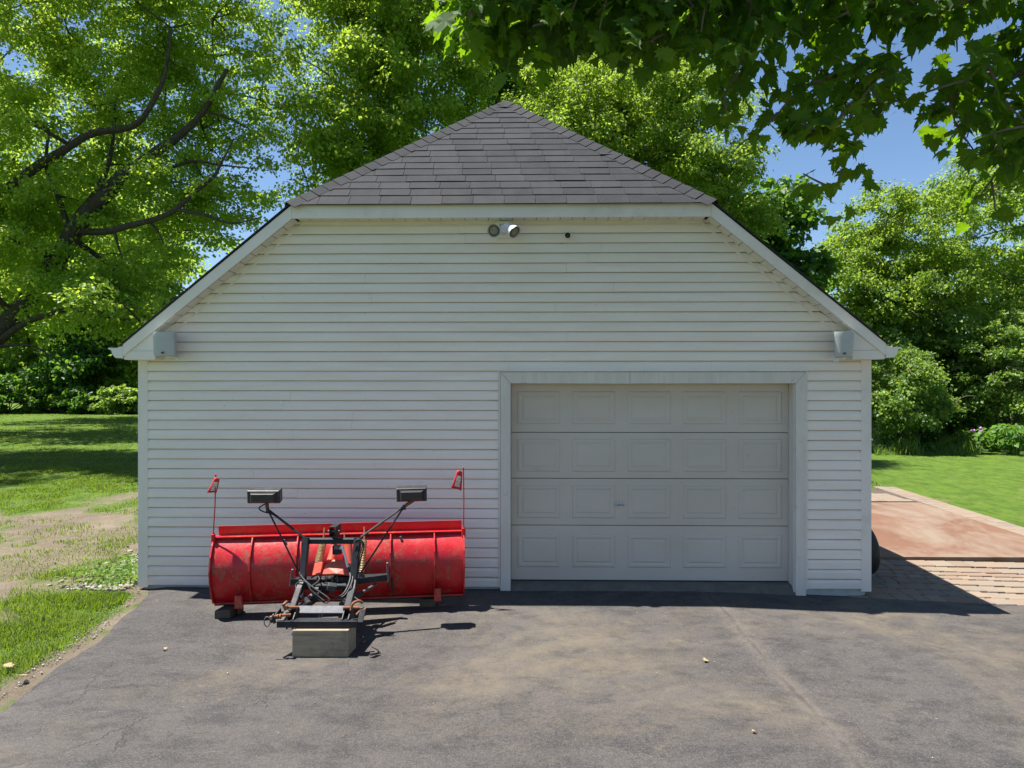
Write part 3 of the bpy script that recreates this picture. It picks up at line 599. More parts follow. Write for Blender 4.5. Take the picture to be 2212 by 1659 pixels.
fup = (apex - (hipL + hipR) / 2).normalized(); flen = (apex - (hipL + hipR) / 2).length
MB().prism([hipL, hipR, apex], fn * .010).build('roof_slope', 'roof_deck', roof_o)
mid = (hipL + hipR) / 2; NC = 17; ex_ = flen / NC * .985
for r in range(NC):
    t0, t1 = r * ex_ - (.03 if r == 0 else 0), min((r + 1) * ex_ + .03, flen - .01)
    hw0 = (CC + .02) * (1 - max(t0, 0) / flen); hw1 = (CC + .02) * (1 - t1 / flen)
    x = -hw0 - .3048 * ((r * .5 + .13 * _h(r, 1, 9)) % 1.0)
    while x < hw0:
        a0_, b0_ = max(x + .0022, -hw0), min(x + .3026, hw0); x += .3048
        if b0_ - a0_ < .015: continue
        a1_, b1_ = max(a0_, -hw1), min(b0_, hw1)
        lift = .0075 + rnd.uniform(0, .004) + (rnd.uniform(.003, .010) if rnd.random() < .07 else 0)
        dl, dr = lift + rnd.uniform(-.0015, .0015), lift + rnd.uniform(-.0015, .0015)
        ja, jb = rnd.uniform(-.003, .003), rnd.uniform(-.003, .003)
        def pt(xx, tt, hh): return mid + Vector((xx, 0, 0)) + fup * tt + fn * hh
        base = .0105
        if b1_ - a1_ > .01: bot = [pt(a0_, t0 + ja, base + .0005), pt(b0_, t0 + jb, base + .0005), pt(b1_, t1, base), pt(a1_, t1, base)]; top = [pt(a0_, t0 + ja, base + dl), pt(b0_, t0 + jb, base + dr), pt(b1_, t1, base + .0018), pt(a1_, t1, base + .0018)]
        else:
            xm_ = max(min((a1_ + b1_) / 2, b0_), a0_); tm = min(t1, flen * (1 - abs(xm_) / (CC + .02))) ; tm = max(tm, t0 + .02)
            bot = [pt(a0_, t0, base + .0005), pt(b0_, t0, base + .0005), pt(xm_, tm, base)]; top = [pt(a0_, t0, base + dl), pt(b0_, t0, base + dr), pt(xm_, tm, base + .0018)]
        n = len(bot); MB().add(bot + top, [tuple(range(n - 1, -1, -1)), tuple(range(n, 2 * n))] + [(i, (i + 1) % n, n + (i + 1) % n, n + i) for i in range(n)]).build('shingle', 'shingle', roof_o)
for hp_, sn in ((hipL, nL), (hipR, nR)):
    e = (apex - hp_); L = e.length; e = e.normalized(); nc = 23; st = L / nc
    inF = fn.cross(e).normalized(); inF = inF if inF.dot(mid - hp_) > 0 else -inF
    inS = sn.cross(e).normalized(); inS = inS if inS.y * 1.0 > 0 else -inS
    for k in range(nc):
        s0, s1 = k * st - (.02 if k == 0 else 0), (k + 1) * st + .04
        if k == nc - 1: s1 = L + .02
        c0_, c1_ = hp_ + e * s0, hp_ + e * s1; wv = .115; up_ = (fn + sn).normalized()
        h0, h1 = .040 + rnd.uniform(0, .003), .032
        def sec(c, hh): return [c + inF * wv + fn * (hh - .018), c + up_ * hh, c + inS * wv + sn * (hh - .012), c + inS * wv + sn * (hh - .018), c + up_ * (hh - .007), c + inF * wv + fn * (hh - .025)]
        v = sec(c0_, h0) + sec(c1_, h1)
        MB().add(v, [(i, (i + 1) % 6, 6 + (i + 1) % 6, 6 + i) for i in range(6)] + [(5, 4, 3, 2, 1, 0), (6, 7, 8, 9, 10, 11)]).build('hip_cap', 'shingle', roof_o)
for k in range(3):
    c = apex + Vector((0, .0 + k * .2, .035 + .004 * (k == 0)))
    MB().prism([c + Vector((-.16, 0, -.16 * SLO)), c, c + Vector((.16, 0, -.16 * SLO)), c + Vector((.16, 0, -.16 * SLO - .01)), c + Vector((0, 0, -.012)), c + Vector((-.16, 0, -.16 * SLO - .01))], (0, .24, -.006)).build('hip_cap', 'shingle', roof_o)
# ================================================================== THINGS ON THE WALL
def dirv(az, el):   # az: degrees left(-)/right(+) of straight out of the wall, el: degrees up
    a, e = math.radians(az), math.radians(el); return Vector((math.sin(a) * math.cos(e), -math.cos(a) * math.cos(e), math.sin(e)))
fp = W(1089, 497, .0)
fl = empty('floodlight', (fp.x, 0, fp.z), 'white twin-head security floodlight under the roof edge', 'floodlight')
MB().prism([(fp.x + a, -.002, fp.z + b) for a, b in ((-.085, -.06), (-.06, -.085), (.06, -.085), (.085, -.06), (.085, .06), (.06, .085), (-.06, .085), (-.085, .06))], (0, -.03, 0)).build('base_plate', 'white_plastic', fl, bevel=.004)
MB().lathe((fp.x, -.03, fp.z), (0, -1, 0), [(.045, 0), (.045, .035), (.036, .05), (.0, .052)], 20).build('motion_sensor', 'white_plastic', fl, True)
MB().box((fp.x - .01, -.042, fp.z - .07), (.05, .022, .03)).build('sensor_box', 'white_plastic', fl, bevel=.004)
for px, py, az, el in ((1069, 498, -12, -14), (1107, 497, 50, -38)):
    c = W(px, py, -.20); dv = dirv(az, el); b = c - dv * .10
    h = MB().lathe(b, dv, [(.0, -.012), (.020, -.010), (.024, .0), (.027, .045), (.046, .075), (.058, .105), (.062, .135), (.0615, .142), (.056, .142), (.050, .122), (.0, .120)], 24).build('lamp_head', 'white_plastic', fl, True)
    MB().lathe(b + dv * .128, dv, [(.052, 0), (.054, .006), (.040, .010), (.020, .0125), (.0, .013)], 24).build('lens', 'lens_glass', h, True)
    MB().lathe(b + dv * .132, dv, [(.0620, .002), (.0628, .011), (.0585, .012), (.058, .006)], 24).build('lens_ring', 'black_plastic', h, True)
    MB().tube(spline([(fp.x + (.03 if az > 0 else -.03), -.03, fp.z + .02), (fp.x + (.045 if az > 0 else -.045), -.06, fp.z + .04), tuple(b)], 5), .013, 10).build('arm', 'white_plastic', fl, True)
cp = W(1226, 508.5, -.07)
sc_ = empty('security_camera', (cp.x, 0, cp.z), 'small white bullet camera with round black face on the siding', 'camera')
dv = dirv(3, -6); b = cp - dv * .035
MB().lathe(b, dv, [(.0, -.04), (.022, -.038), (.030, -.02), (.032, .03), (.0315, .042), (.0285, .044), (.028, .034), (.0, .033)], 24).build('housing', 'white_plastic', sc_, True)
MB().lathe(b, dv, [(.0278, .036), (.0278, .041), (.012, .0425), (.009, .040), (.0, .039)], 24).build('lens', 'glossy_black', sc_, True)
MB().tube([(cp.x - .02, .0, cp.z - .012), (cp.x - .012, -.03, cp.z - .01), tuple(b)], .009, 8).build('mount', 'white_plastic', sc_, True)
MB().tube(spline([(cp.x - .02, .0, cp.z - .02), (cp.x - .05, .0, cp.z - .05), (cp.x - .056, .004, cp.z - .09), (cp.x - .055, .006, cp.z - .125)], 4), .0018, 5).build('cable', 'rubber', sc_)
# outdoor loudspeakers under the eave returns
def speaker(px0, px1, py0, py1, yaw_, label, taper):
    a, b = W(px0, py0, -.26), W(px1, py1, -.26); cx, wd, z1, z0 = (a.x + b.x) / 2, b.x - a.x, a.z, b.z
    s = empty('loudspeaker', (cx, -.20, z0), label, 'loudspeaker', 'outdoor speakers under the eaves')
    R = Matrix.Rotation(yaw_, 3, 'Z'); hh = z1 - z0
    def ring(t, n=18):
        k = wd / 2 * (1 - taper * (1 - t)); out = []
        for i in range(n + 1):
            u = -1 + 2 * i / n; out.append(R @ Vector((u * k, -.075 * (1 - .35 * abs(u) ** 2.2) * (.75 + .25 * t), 0)) + Vector((cx, -.20, z0 + hh * t)))
        out += [R @ Vector((k * .8, .085, 0)) + Vector((cx, -.20, z0 + hh * t)), R @ Vector((-k * .8, .085, 0)) + Vector((cx, -.20, z0 + hh * t))]; return out
    mb = MB(); rs = [ring(t) for t in (0, .03, .2, .5, .8, .96, 1.0)]; n = len(rs[0])
    for i, r in enumerate(rs):
        if i in (0, 6):
            c = sum(r, Vector()) / n; r[:] = [c + (p - c) * .95 for p in r]
    mb.add([p for r in rs for p in r], [(i * n + j, i * n + (j + 1) % n, (i + 1) * n + (j + 1) % n, (i + 1) * n + j) for i in range(6) for j in range(n)] + [tuple(range(n - 1, -1, -1)), tuple(6 * n + j for j in range(n))])
    mb.build('cabinet', 'speaker_grey', s, True)
    f = R @ Vector((0, -.073, 0)) + Vector((cx, -.20, z0 + hh * .12)); MB().box(f, (.022, .012, .018), R).build('badge', 'glossy_black', s)
    MB().beam((cx + .02, -.19, z0 - .012), (cx + .02, .012, z0 - .012), .035, .012).build('bracket', 'white_plastic', s)
    MB().box((cx + .02, -.004, z0 - .012), (.05, .02, .06)).build('wall_plate', 'white_plastic', s)
speaker(329, 372, 717, 768, .12, 'grey loudspeaker on the left eave return, beside the left corner post', .02)
speaker(1807, 1848, 716, 770, -.25, 'pale tapered loudspeaker on the right eave return, above the garage door side', .16)

# ================================================================== SNOW PLOW
BL, BR = P(463, 1300, 6.36), P(1002, 1282, 6.64); BL.z = BR.z = 0
BU = (BR - BL); BW = BU.length; BU.normalize(); BV = Vector((BU.y, -BU.x, 0))   # BV: towards the camera
def B(u, v, z): return BL + BU * u + BV * v + Vector((0, 0, z))
pl = empty('snow_plow', B(BW / 2, .5, 0), 'red snow plow blade with black mount frame and two work lights, parked on blocks', 'snow plow')
arc = [(0.0, .105), (.045, .15), (.088, .21), (.122, .28), (.144, .35), (.152, .42), (.145, .48), (.124, .54), (.090, .60), (.052, .645), (.015, .680)]
mb = MB(); nu = 40; vs = []
for i in range(nu + 1):
    for v, z in arc:
        u = BW * i / nu; wob = (float(fbm(u * 3.1 + 9, z * 5, 41)) - .47) * .022
        vs.append(B(u, v + wob * (0 < i < nu), z))
n = len(arc); k0 = len(vs)
for i in range(nu + 1):
    for v, z in arc: vs.append(B(BW * i / nu, v - .010, z))
fs = [(i * n + j, (i + 1) * n + j, (i + 1) * n + j + 1, i * n + j + 1) for i in range(nu) for j in range(n - 1)]
fs += [(k0 + i * n + j + 1, k0 + (i + 1) * n + j + 1, k0 + (i + 1) * n + j, k0 + i * n + j) for i in range(nu) for j in range(n - 1)]
for i in (0, nu): fs += [(i * n + j, i * n + j + 1, k0 + i * n + j + 1, k0 + i * n + j) for j in range(n - 1)]
for j in (0, n - 1): fs += [(i * n + j, (i + 1) * n + j, k0 + (i + 1) * n + j, k0 + i * n + j) for i in range(nu)]
blade = mb.add(vs, fs).build('blade', 'plow_red', pl, True)
def hbar(v0, v1, z0, z1, name, mat, u0=0.0, u1=BW, bev=.002, par=blade):
    return MB().prism([B(u0, v0, z0), B(u0, v1, z0), B(u0, v1, z1), B(u0, v0, z1)], BU * (u1 - u0)).build(name, mat, par, bevel=bev)
hbar(-.045, .047, .688, .698, 'top_flange', 'plow_red', .004, BW - .004)
MB().prism([B(.03, -.042, .70), B(.03, -.030, .70), B(.03, -.012, .785), B(.03, -.022, .785)], BU * (BW - .05)).build('snow_deflector', 'plow_red', blade, bevel=.002)
hbar(.012, .050, .100, .112, 'bottom_flange', 'plow_red', .01, BW - .01)
hbar(-.018, -.003, .072, .135, 'cutting_edge', 'dark_steel')
def rib(u, th, name, out=(.062, .122, .165, .182, .156, .098, .049)):
    zz = (.112, .20, .30, .42, .54, .63, .687)
    prof = [(v - .002, z) for v, z in arc[:-1]] + [(.0, .687)]; poly = [B(u, v, z) for v, z in prof] + [B(u, v, z) for v, z in zip(out[::-1], zz[::-1])]
    # n-gon is slightly concave: build as quad strip instead
    mbr = MB(); a = [B(u, float(np.interp(z, [q[1] for q in arc], [q[0] for q in arc])) - .004, z) for z in zz]; b = [B(u, v, z) for v, z in zip(out, zz)]
    vs = a + b + [p + BU * th for p in a + b]; m = len(zz); f = []
    for i in range(m - 1):
        f += [(i, i + 1, m + i + 1, m + i), (2 * m + m + i, 3 * m + i + 1, 2 * m + i + 1, 2 * m + i), (m + i, m + i + 1, 3 * m + i + 1, 3 * m + i), (i + 1, i, 2 * m + i, 2 * m + i + 1)]
    f += [(0, m, 3 * m, 2 * m), (2 * m - 1, m - 1, 3 * m - 1, 4 * m - 1)]
    return mbr.add(vs, f).build(name, 'plow_red', blade)
def u_at(px):   # position along the blade for a picture column
    r = FWD + RGT * ((px - CX) / FPX); o = CAM.copy(); o.z = 0
    # solve o + r t = BL + BV*.1 + BU*u
    q = BL + BV * .1 - o; det = r.x * -BU.y + BU.x * r.y
    return (r.x * q.y - r.y * q.x) / (r.y * BU.x - r.x * BU.y) if abs(det) > 1e-9 else 0
for px in (541, 640, 842, 937): rib(u_at(px), .011, 'rib')
rib(0, .012, 'end_plate'); rib(BW - .012, .012, 'end_plate')
rib(u_at(742), .008, 'rib')
for px, zc in ((612, .655), (616, .635), (865, .655), (868, .635), (522, .60)):
    MB().lathe(B(u_at(px), .02, zc) , BV, [(.010, 0), (.010, .05), (.0, .052)], 8).build('bolt', 'worn_steel_and_sheen', blade)
for px in (519, 945):
    u = u_at(px)
    MB().box(B(u, .15, .150), (.062, .055, .115), Matrix.Rotation(math.atan2(BU.y, BU.x), 3, 'Z')).build('shoe_bracket', 'plow_red', blade, bevel=.006)
    MB().lathe(B(u, .15, .2075), (0, 0, 1), [(.012, 0), (.012, .002), (.0, .002)], 10).build('bolt_hole', 'dark_steel', blade)
# marker sticks with little red flags
def marker(px, ptop, u, flagpts, label):
    base = B(u, .05, .70); tp = P(px, ptop, (base - CAM).dot(FWD))
    MB().tube([base + Vector((0, 0, -.055)), base + Vector((0, 0, .025)), base + Vector((0, 0, .028)), base + Vector((0, 0, .04))], [.020, .020, .012, .010], 10).build('marker_sleeve', 'plow_red', pl, True)
    rod = MB().tube([base + Vector((0, 0, .03)), base.lerp(tp, .5) + Vector((.004, 0, 0)), tp], .0055, 8).build('marker_rod', 'plow_red', pl, True)
    MB().lathe(tp + Vector((0, 0, -.004)), (0, 0, 1), [(.0, 0), (.008, .002), (.009, .012), (.0, .018)], 8).build('rod_tip', 'plow_red', rod, True)
    d = (tp - CAM).dot(FWD); q = [P(x, y, d - .012) for x, y in flagpts]    # top-left, top-right, bottom-right, bottom-left
    nn, mm = 6, 8; vs = []
    for j in range(mm + 1):
        for i in range(nn + 1):
            s, t = i / nn, j / mm; p = q[0].lerp(q[1], s).lerp(q[3].lerp(q[2], s), t)
            vs.append(p - FWD * (.014 * math.sin(s * 5.2 + t * 1.5) * (.3 + t)))
    f = [(j * (nn + 1) + i, j * (nn + 1) + i + 1, (j + 1) * (nn + 1) + i + 1, (j + 1) * (nn + 1) + i) for j in range(mm) for i in range(nn)]
    fo = MB().add(vs, f).build('flag', 'flag_red', pl, True); 
    sol = fo.modifiers.new('thickness', 'SOLIDIFY'); sol.thickness = .0015
    def at_(s, t, o): p = q[0].lerp(q[1], s).lerp(q[3].lerp(q[2], s), t); return p - FWD * (.014 * math.sin(s * 5.2 + t * 1.5) * (.3 + t) + o)
    vs = [at_(.25 + .55 * i / 4, .27 + .6 * j / 8, .0022) for j in range(9) for i in range(5)]
    fp_ = MB().add(vs, [(j * 5 + i, j * 5 + i + 1, (j + 1) * 5 + i + 1, (j + 1) * 5 + i) for j in range(8) for i in range(4)]).build('flag_print', 'flag_white', fo, True)
    mk = MB()      # worn, unreadable lettering running down the flag: short broken strokes
    for r in range(7):
        t = .38 + r * .065
        for s0, s1 in ((.34, .44), (.48, .56 + .1 * (r % 2)), (.68, .74)):
            if (r * 3 + int(s0 * 50)) % 4 == 0: continue
            mk.add([at_(s0, t, .0036), at_(s1, t, .0036), at_(s1, t + .022, .0036), at_(s0, t + .022, .0036)], [(0, 1, 2, 3)])
    mk.build('flag_marks', 'dark_steel', fp_)
marker(466, 1027, .005, [(464, 1031), (474, 1034), (468, 1065), (449, 1064)], '')
marker(1001, 1012, BW - .006, [(988, 1015), (999, 1019), (997, 1060), (975, 1053)], '')

# ---- mount frame: two bent uprights and their cross bars
def bent(pts, wd, h, name, mat, up):
    mb = MB(); pts = [Vector(p) for p in pts]
    for i, (p, q) in enumerate(zip(pts, pts[1:])):
        a = (q - p).normalized(); mb.beam(p - a * (.012 if i else 0), q + a * (.012 if i < len(pts) - 2 else 0), wd, h - .001 * i, up)
    return mb.build(name, mat, pl)
lu = [P(662, 1162, 5.93), P(654, 1255, 5.82), P(646, 1275, 5.74), P(630, 1322, 5.50)]
ru = [P(773, 1162, 5.93), P(764, 1255, 5.82), P(761, 1275, 5.74), P(749, 1320, 5.50)]
bent(lu, .050, .052, 'upright', 'black_paint', (0, -.3, .4)); bent(ru, .056, .052, 'upright', 'black_paint', (0, -.3, .4))
MB().beam(P(657, 1168, 5.95), P(780, 1168, 5.95), .055, .046).build('top_crossbar', 'black_paint', pl)
MB().beam(P(650, 1266, 5.86), P(766, 1266, 5.86), .05, .042, (0, -.35, 1)).build('middle_crossbar', 'black_paint', pl)
MB().beam(P(640, 1317, 5.56), P(748, 1317, 5.56), .014, .062, (0, .62, .62)).build('lower_crossbar', 'worn_steel_and_sheen', pl)  # black-painted bar; the lighter grey stands in for sunlit sheen on it
ai0, ai1 = P(598, 1349, 5.40), P(770, 1349, 5.40)
mb = MB(); mb.beam(ai0, ai1, .008, .048); mb.beam(ai0 + FWD * .045 + UP * .020, ai1 + FWD * .045 + UP * .020, .075, .008); mb.build('mount_angle', 'black_paint', pl)
for px in (628, 640, 744, 757):
    p0 = P(px, 1334, 5.52)
    MB().prism([p0 + FWD * a + UP * b for a, b in ((-.12, -.052), (.10, -.052), (.10, .02), (.05, .07), (-.02, .07), (-.10, .02))], RGT * .009).build('gusset_plate', 'black_paint', pl, bevel=.0015)
# hitch pins with spring rings, mount ears
MB().tube([P(614, 1312, 5.47), P(645, 1312, 5.5)], .012, 10).build('hitch_pin', 'rust', pl, True); MB().tube([P(741, 1313, 5.47), P(776, 1313, 5.5)], .012, 10).build('hitch_pin', 'rust', pl, True)
MB().tube([P(618, 1318, 5.44), P(612, 1306, 5.44), P(620, 1300, 5.47)], .013, 8).build('pin_bracket', 'rust', pl, True)
mb = MB(); mb.tube(spline([P(758, 1318, 5.44), P(762, 1304, 5.45), P(775, 1298, 5.47), P(783, 1302, 5.49)], 4), .011, 8); mb.build('pin_bracket', 'rust', pl, True)
MB().tube(spline([P(770, 1328, 5.42), P(778, 1320, 5.44), P(790, 1316, 5.46)], 4), .009, 8).build('pin_bracket', 'rust', pl, True)
sp_ = MB().tube([P(583, 1334, 5.35), P(596, 1331, 5.36), P(612, 1329, 5.38), P(628, 1328, 5.4)], .011, 10).build('lock_pin', 'rust', pl, True)
for px, r in ((600, .017), (606, .02), (591, .021)):
    MB().lathe(P(px, 1331.5, 5.36), RGT, [(r * .5, -.006), (r, -.005), (r, .005), (r * .5, .006)], 12).build('pin_collar', 'dark_steel' if px < 600 else 'rust', sp_, True)
ring = [P(577 + 6.5 * math.cos(a), 1343 + 10.5 * math.sin(a), 5.34) for a in np.linspace(0, 2 * math.pi, 19)]
MB().tube(ring, .004, 6, False).build('pin_ring', 'worn_steel_and_sheen', sp_, True)
MB().beam(P(586, 1342, 5.37), P(606, 1317, 5.5), .012, .035).build('lock_lever', 'black_paint', pl); MB().beam(P(590, 1336, 5.36), P(594, 1346, 5.36), .02, .02).build('lock_stop', 'black_paint', pl)
MB().prism([P(772, 1344, 5.36), P(784, 1344, 5.36), P(790, 1318, 5.42), P(778, 1316, 5.42)], FWD * .012).build('mount_ear', 'black_paint', pl, bevel=.002)
MB().prism([P(600, 1340, 5.40), P(612, 1340, 5.40), P(628, 1318, 5.50), P(616, 1318, 5.50)], FWD * .012).build('mount_ear', 'black_paint', pl, bevel=.002)
# push arms (A-frame), turning quadrant and its rams
piv = B(u_at(733), .16, .27)
for px in (640, 752): MB().beam(P(px, 1322, 5.55), piv + RGT * (-.05 if px < 700 else .05), .05, .06).build('push_arm', 'black_paint', pl)
q0, q1 = P(628, 1254, 6.12), P(838, 1246, 6.30); qd = (q1 - q0).normalized(); qn = Vector((qd.y, -qd.x, 0))
mb = MB(); ql = (q1 - q0).length
poly = [q0 + qd * (s * ql) + qn * t for s, t in ((0, .0), (.0, .055), (.12, .085), (.35, .12), (.62, .13), (.75, .11), (1.0, .035), (1.0, -.01), (.6, .0), (.3, .0))]
mb.prism([p + UP * -.022 for p in poly], UP * .052); mb.build('quadrant', 'black_paint', pl, bevel=.003)
for c, ln, tl in ((q0, .12, .05), (q1, .15, -.02)):
    MB().beam(c + UP * (-.035) + qn * .03, c + UP * (ln - .02) + qn * .02 + qd * tl * .3, .016, .05, qn).build('stop_plate', 'worn_steel_and_sheen', pl)
for px in (640, 842):
    u = u_at(px); MB().beam(B(u + .02, .10, .16), B(u + .02, .16, .30), .03, .02, BU).build('trip_hinge', 'dark_steel', pl)
for a, b in ((P(668, 1306, 5.62), P(640, 1264, 6.12)), (P(738, 1306, 5.62), P(812, 1262, 6.25))):
    m_ = a.lerp(b, .55); ram = MB().tube([a, m_], .024, 12).build('angle_ram', 'black_paint', pl, True); MB().tube([m_, b], .012, 10).build('ram_rod', 'worn_steel_and_sheen', ram, True)
MB().beam(P(668, 1290, 5.75), P(702, 1262, 6.0), .03, .018).build('guide_bar', 'worn_steel_and_sheen', pl); MB().beam(P(690, 1246, 5.95), P(684, 1275, 5.82), .035, .03).build('guide_bar', 'black_paint', pl)
# trip springs
def coil(a, b, r, turns, wire, name='trip_spring'):
    a, b = Vector(a), Vector(b); ax = (b - a).normalized(); u = ax.orthogonal().normalized(); v = ax.cross(u); n = turns * 12
    return MB().tube([a.lerp(b, i / n) + (u * math.cos(2 * math.pi * i / 12) + v * math.sin(2 * math.pi * i / 12)) * r for i in range(n + 1)], wire, 6).build(name, 'spring_steel', pl, True)
coil(P(698, 1170, 6.14), P(688, 1216, 6.03), .029, 15, .0052); coil(P(787, 1166, 6.18), P(781, 1236, 6.06), .022, 20, .0050)
MB().tube([P(701, 1140, 6.22), P(698, 1172, 6.15)], .007, 8).build('spring_rod', 'rust', pl, True); MB().tube([P(787, 1138, 6.25), P(787, 1168, 6.18)], .007, 8).build('spring_rod', 'rust', pl, True)
MB().tube([P(744, 1150, 6.24), P(744, 1168, 6.2)], .006, 8).build('spring_rod', 'rust', pl, True)
MB().hull([P(x, y, d) for x, y, d in ((680, 1216, 6.0), (697, 1214, 6.0), (692, 1240, 5.95), (674, 1243, 5.95), (682, 1216, 6.09), (699, 1214, 6.09), (696, 1240, 6.05), (678, 1243, 6.05))]).build('spring_bracket', 'hood_red', pl, bevel=.003)
MB().prism([P(x, y, 6.04) for x, y in ((776, 1238), (786, 1238), (788, 1248), (783, 1252), (779, 1246), (774, 1252))], FWD * .02).build('spring_hook', 'worn_steel_and_sheen', pl, bevel=.002)
# hydraulic power unit under its red hood
MB().hull([P(x, y, d) for x, y, d in ((696, 1241, 5.88), (727, 1239, 5.86), (761, 1244, 5.88), (702, 1222, 5.92), (720, 1209, 5.98), (735, 1209, 5.98), (738, 1215, 5.96), (760, 1219, 5.95), (700, 1236, 6.1), (760, 1238, 6.1), (722, 1209, 6.08), (757, 1217, 6.08))]).build('pump_hood', 'hood_red', pl, bevel=.005)
MB().box(P(741, 1250, 5.97), (.15, .14, .06)).build('pump_body', 'dark_steel', pl, bevel=.005)
MB().tube([P(715, 1212, 6.06), P(719, 1196, 6.10), P(721, 1176, 6.14)], [.038, .034, .022], 14).build('lift_cylinder', 'hood_red', pl, True)
MB().tube([P(755, 1222, 6.04), P(753, 1195, 6.08), P(752, 1172, 6.12)], [.032, .034, .036], 14).build('reservoir', 'hood_red', pl, True)
MB().lathe(P(721, 1177, 6.14), (0, 0, 1), [(.024, -.02), (.024, .01), (.02, .03), (.0, .032)], 14).build('cylinder_cap', 'worn_steel_and_sheen', pl, True)
MB().box(P(729, 1187, 5.99), (.075, .06, .075)).build('valve_block', 'black_paint', pl, bevel=.006); MB().box(P(729, 1182, 5.95), (.058, .012, .038)).build('valve_cover', 'worn_steel_and_sheen', pl, bevel=.003)
MB().tube([P(725, 1203, 5.98), P(726, 1197, 5.98)], .008, 8).build('fitting', 'spring_steel', pl, True)
for px in (703, 716, 728): MB().tube([P(px, 1245, 5.9), P(px + 2, 1257, 5.88)], .006, 6).build('fitting', 'worn_steel_and_sheen', pl, True)
MB().tube([P(739, 1180, 5.93), P(745, 1200, 5.92), P(752, 1226, 5.90)], [.012, .010, .012], 8).build('battery_cable_sleeve', 'white_plastic', pl, True)
MB().hull([P(x, y, d) for x, y, d in ((733, 1186, 5.92), (738, 1176, 5.92), (742, 1181, 5.92), (734, 1188, 5.95), (739, 1176, 5.95), (743, 1183, 5.95))]).build('cable_end', 'white_plastic', pl)
# hollow lift arm above the top bar, its open end to the viewer
c = P(719, 1149, 5.86); hw, hh_ = .027, .039; mb = MB()
for sx, sz, wx, wz in ((0, hh_, 2 * hw, .006), (0, -hh_, 2 * hw, .006), (hw, 0, .006, 2 * hh_ - .006), (-hw, 0, .006, 2 * hh_ - .006)): mb.box(c + RGT * sx + UP * sz + FWD * .075, (wx, .16, wz), Matrix.Rotation(YAW, 3, 'Z'))
arm = mb.build('lift_arm', 'black_paint', pl, bevel=.0015)
MB().tube([c - RGT * .048 + FWD * .03, c + RGT * .048 + FWD * .03], .009, 8).build('arm_bolt', 'worn_steel_and_sheen', arm, True)
MB().beam(P(719, 1162, 5.93), P(719, 1150, 6.15), .02, .03).build('arm_support', 'black_paint', pl)
# ---- work lights on forked stalks
def worklight(x0, x1, y0, y1, d, yaw_, tilt, roll, apexp, a1, a2):
    c = P((x0 + x1) / 2, (y0 + y1) / 2, d); wd = (x1 - x0) / FPX * d * .90; hh = (y1 - y0) / FPX * d * .86
    R = Matrix.Rotation(yaw_, 3, 'Z') @ Matrix.Rotation(roll, 3, 'Y') @ Matrix.Rotation(tilt, 3, 'X')
    def T(x, y, z): return c + R @ Vector((x, y, z))
    w2, h2, dp = wd / 2, hh / 2, .10; mb = MB()
    rings = [(w2, h2, dp), (w2, h2, .012), (w2 - .006, h2 - .004, 0.0)]
    vs = []
    for a, b, y in rings: vs += [T(-a, y, -b), T(a, y, -b), T(a, y, b), T(-a, y, b)]
    fs = [(r * 4 + i, r * 4 + (i + 1) % 4, r * 4 + 4 + (i + 1) % 4, r * 4 + 4 + i) for r in range(2) for i in range(4)] + [(0, 1, 2, 3), (11, 10, 9, 8)]
    hs = mb.add(vs, fs).build('light_housing', 'black_plastic', pl, bevel=.004)
    # stepped boss on the back of the housing
    vs = []
    for a, b, y, dz_ in ((w2 * .80, h2 * .78, -.001, -.004), (w2 * .68, h2 * .58, -.038, .004), (w2 * .66, h2 * .54, -.041, .004)): vs += [T(-a, y, -b + dz_), T(a, y, -b + dz_), T(a, y, b + dz_), T(-a, y, b + dz_)]
    MB().add(vs, fs).build('back_shell', 'black_plastic', hs)
    MB().prism([T(-w2 * .94, dp + .001, -h2 * .9), T(w2 * .94, dp + .001, -h2 * .9), T(w2 * .94, dp + .001, h2 * .9), T(-w2 * .94, dp + .001, h2 * .9)], R @ Vector((0, .008, 0))).build('light_lens', 'lens_glass', hs)
    ap = P(*apexp); low = T(.012, .05, -h2)
    MB().tube([low, low + (ap - low) * .45, ap], [.017, .016, .013], 10).build('swivel', 'rust', hs, True); MB().tube([ap + UP * .012, ap - UP * .028], .015, 8).build('swivel_nut', 'dark_steel', hs, True)
    MB().tube([ap, P(*a1)], .0095, 8).build('light_stalk', 'black_paint', pl, True); MB().tube([ap, P(*a2)], .0075, 8).build('light_brace', 'black_paint', pl, True)
    MB().tube(spline([low + BU * .02, low + UP * -.05 + RGT * -.06, ap + UP * -.02 + RGT * -.035, ap + (P(*a1) - ap) * .18 - FWD * .02, ap + (P(*a1) - ap) * .5 - FWD * .016, P(*a1) - FWD * .02], 6), .006, 6).build('light_cable', 'rubber', pl, True)
worklight(530, 607, 1057, 1091, 5.92, .10, .14, .012, (578, 1100, 5.95), (659, 1162, 5.95), (646, 1238, 5.86))
worklight(853, 925, 1052, 1087, 6.10, .12, .12, -.012, (873, 1094, 6.10), (780, 1160, 5.97), (779, 1238, 5.90))
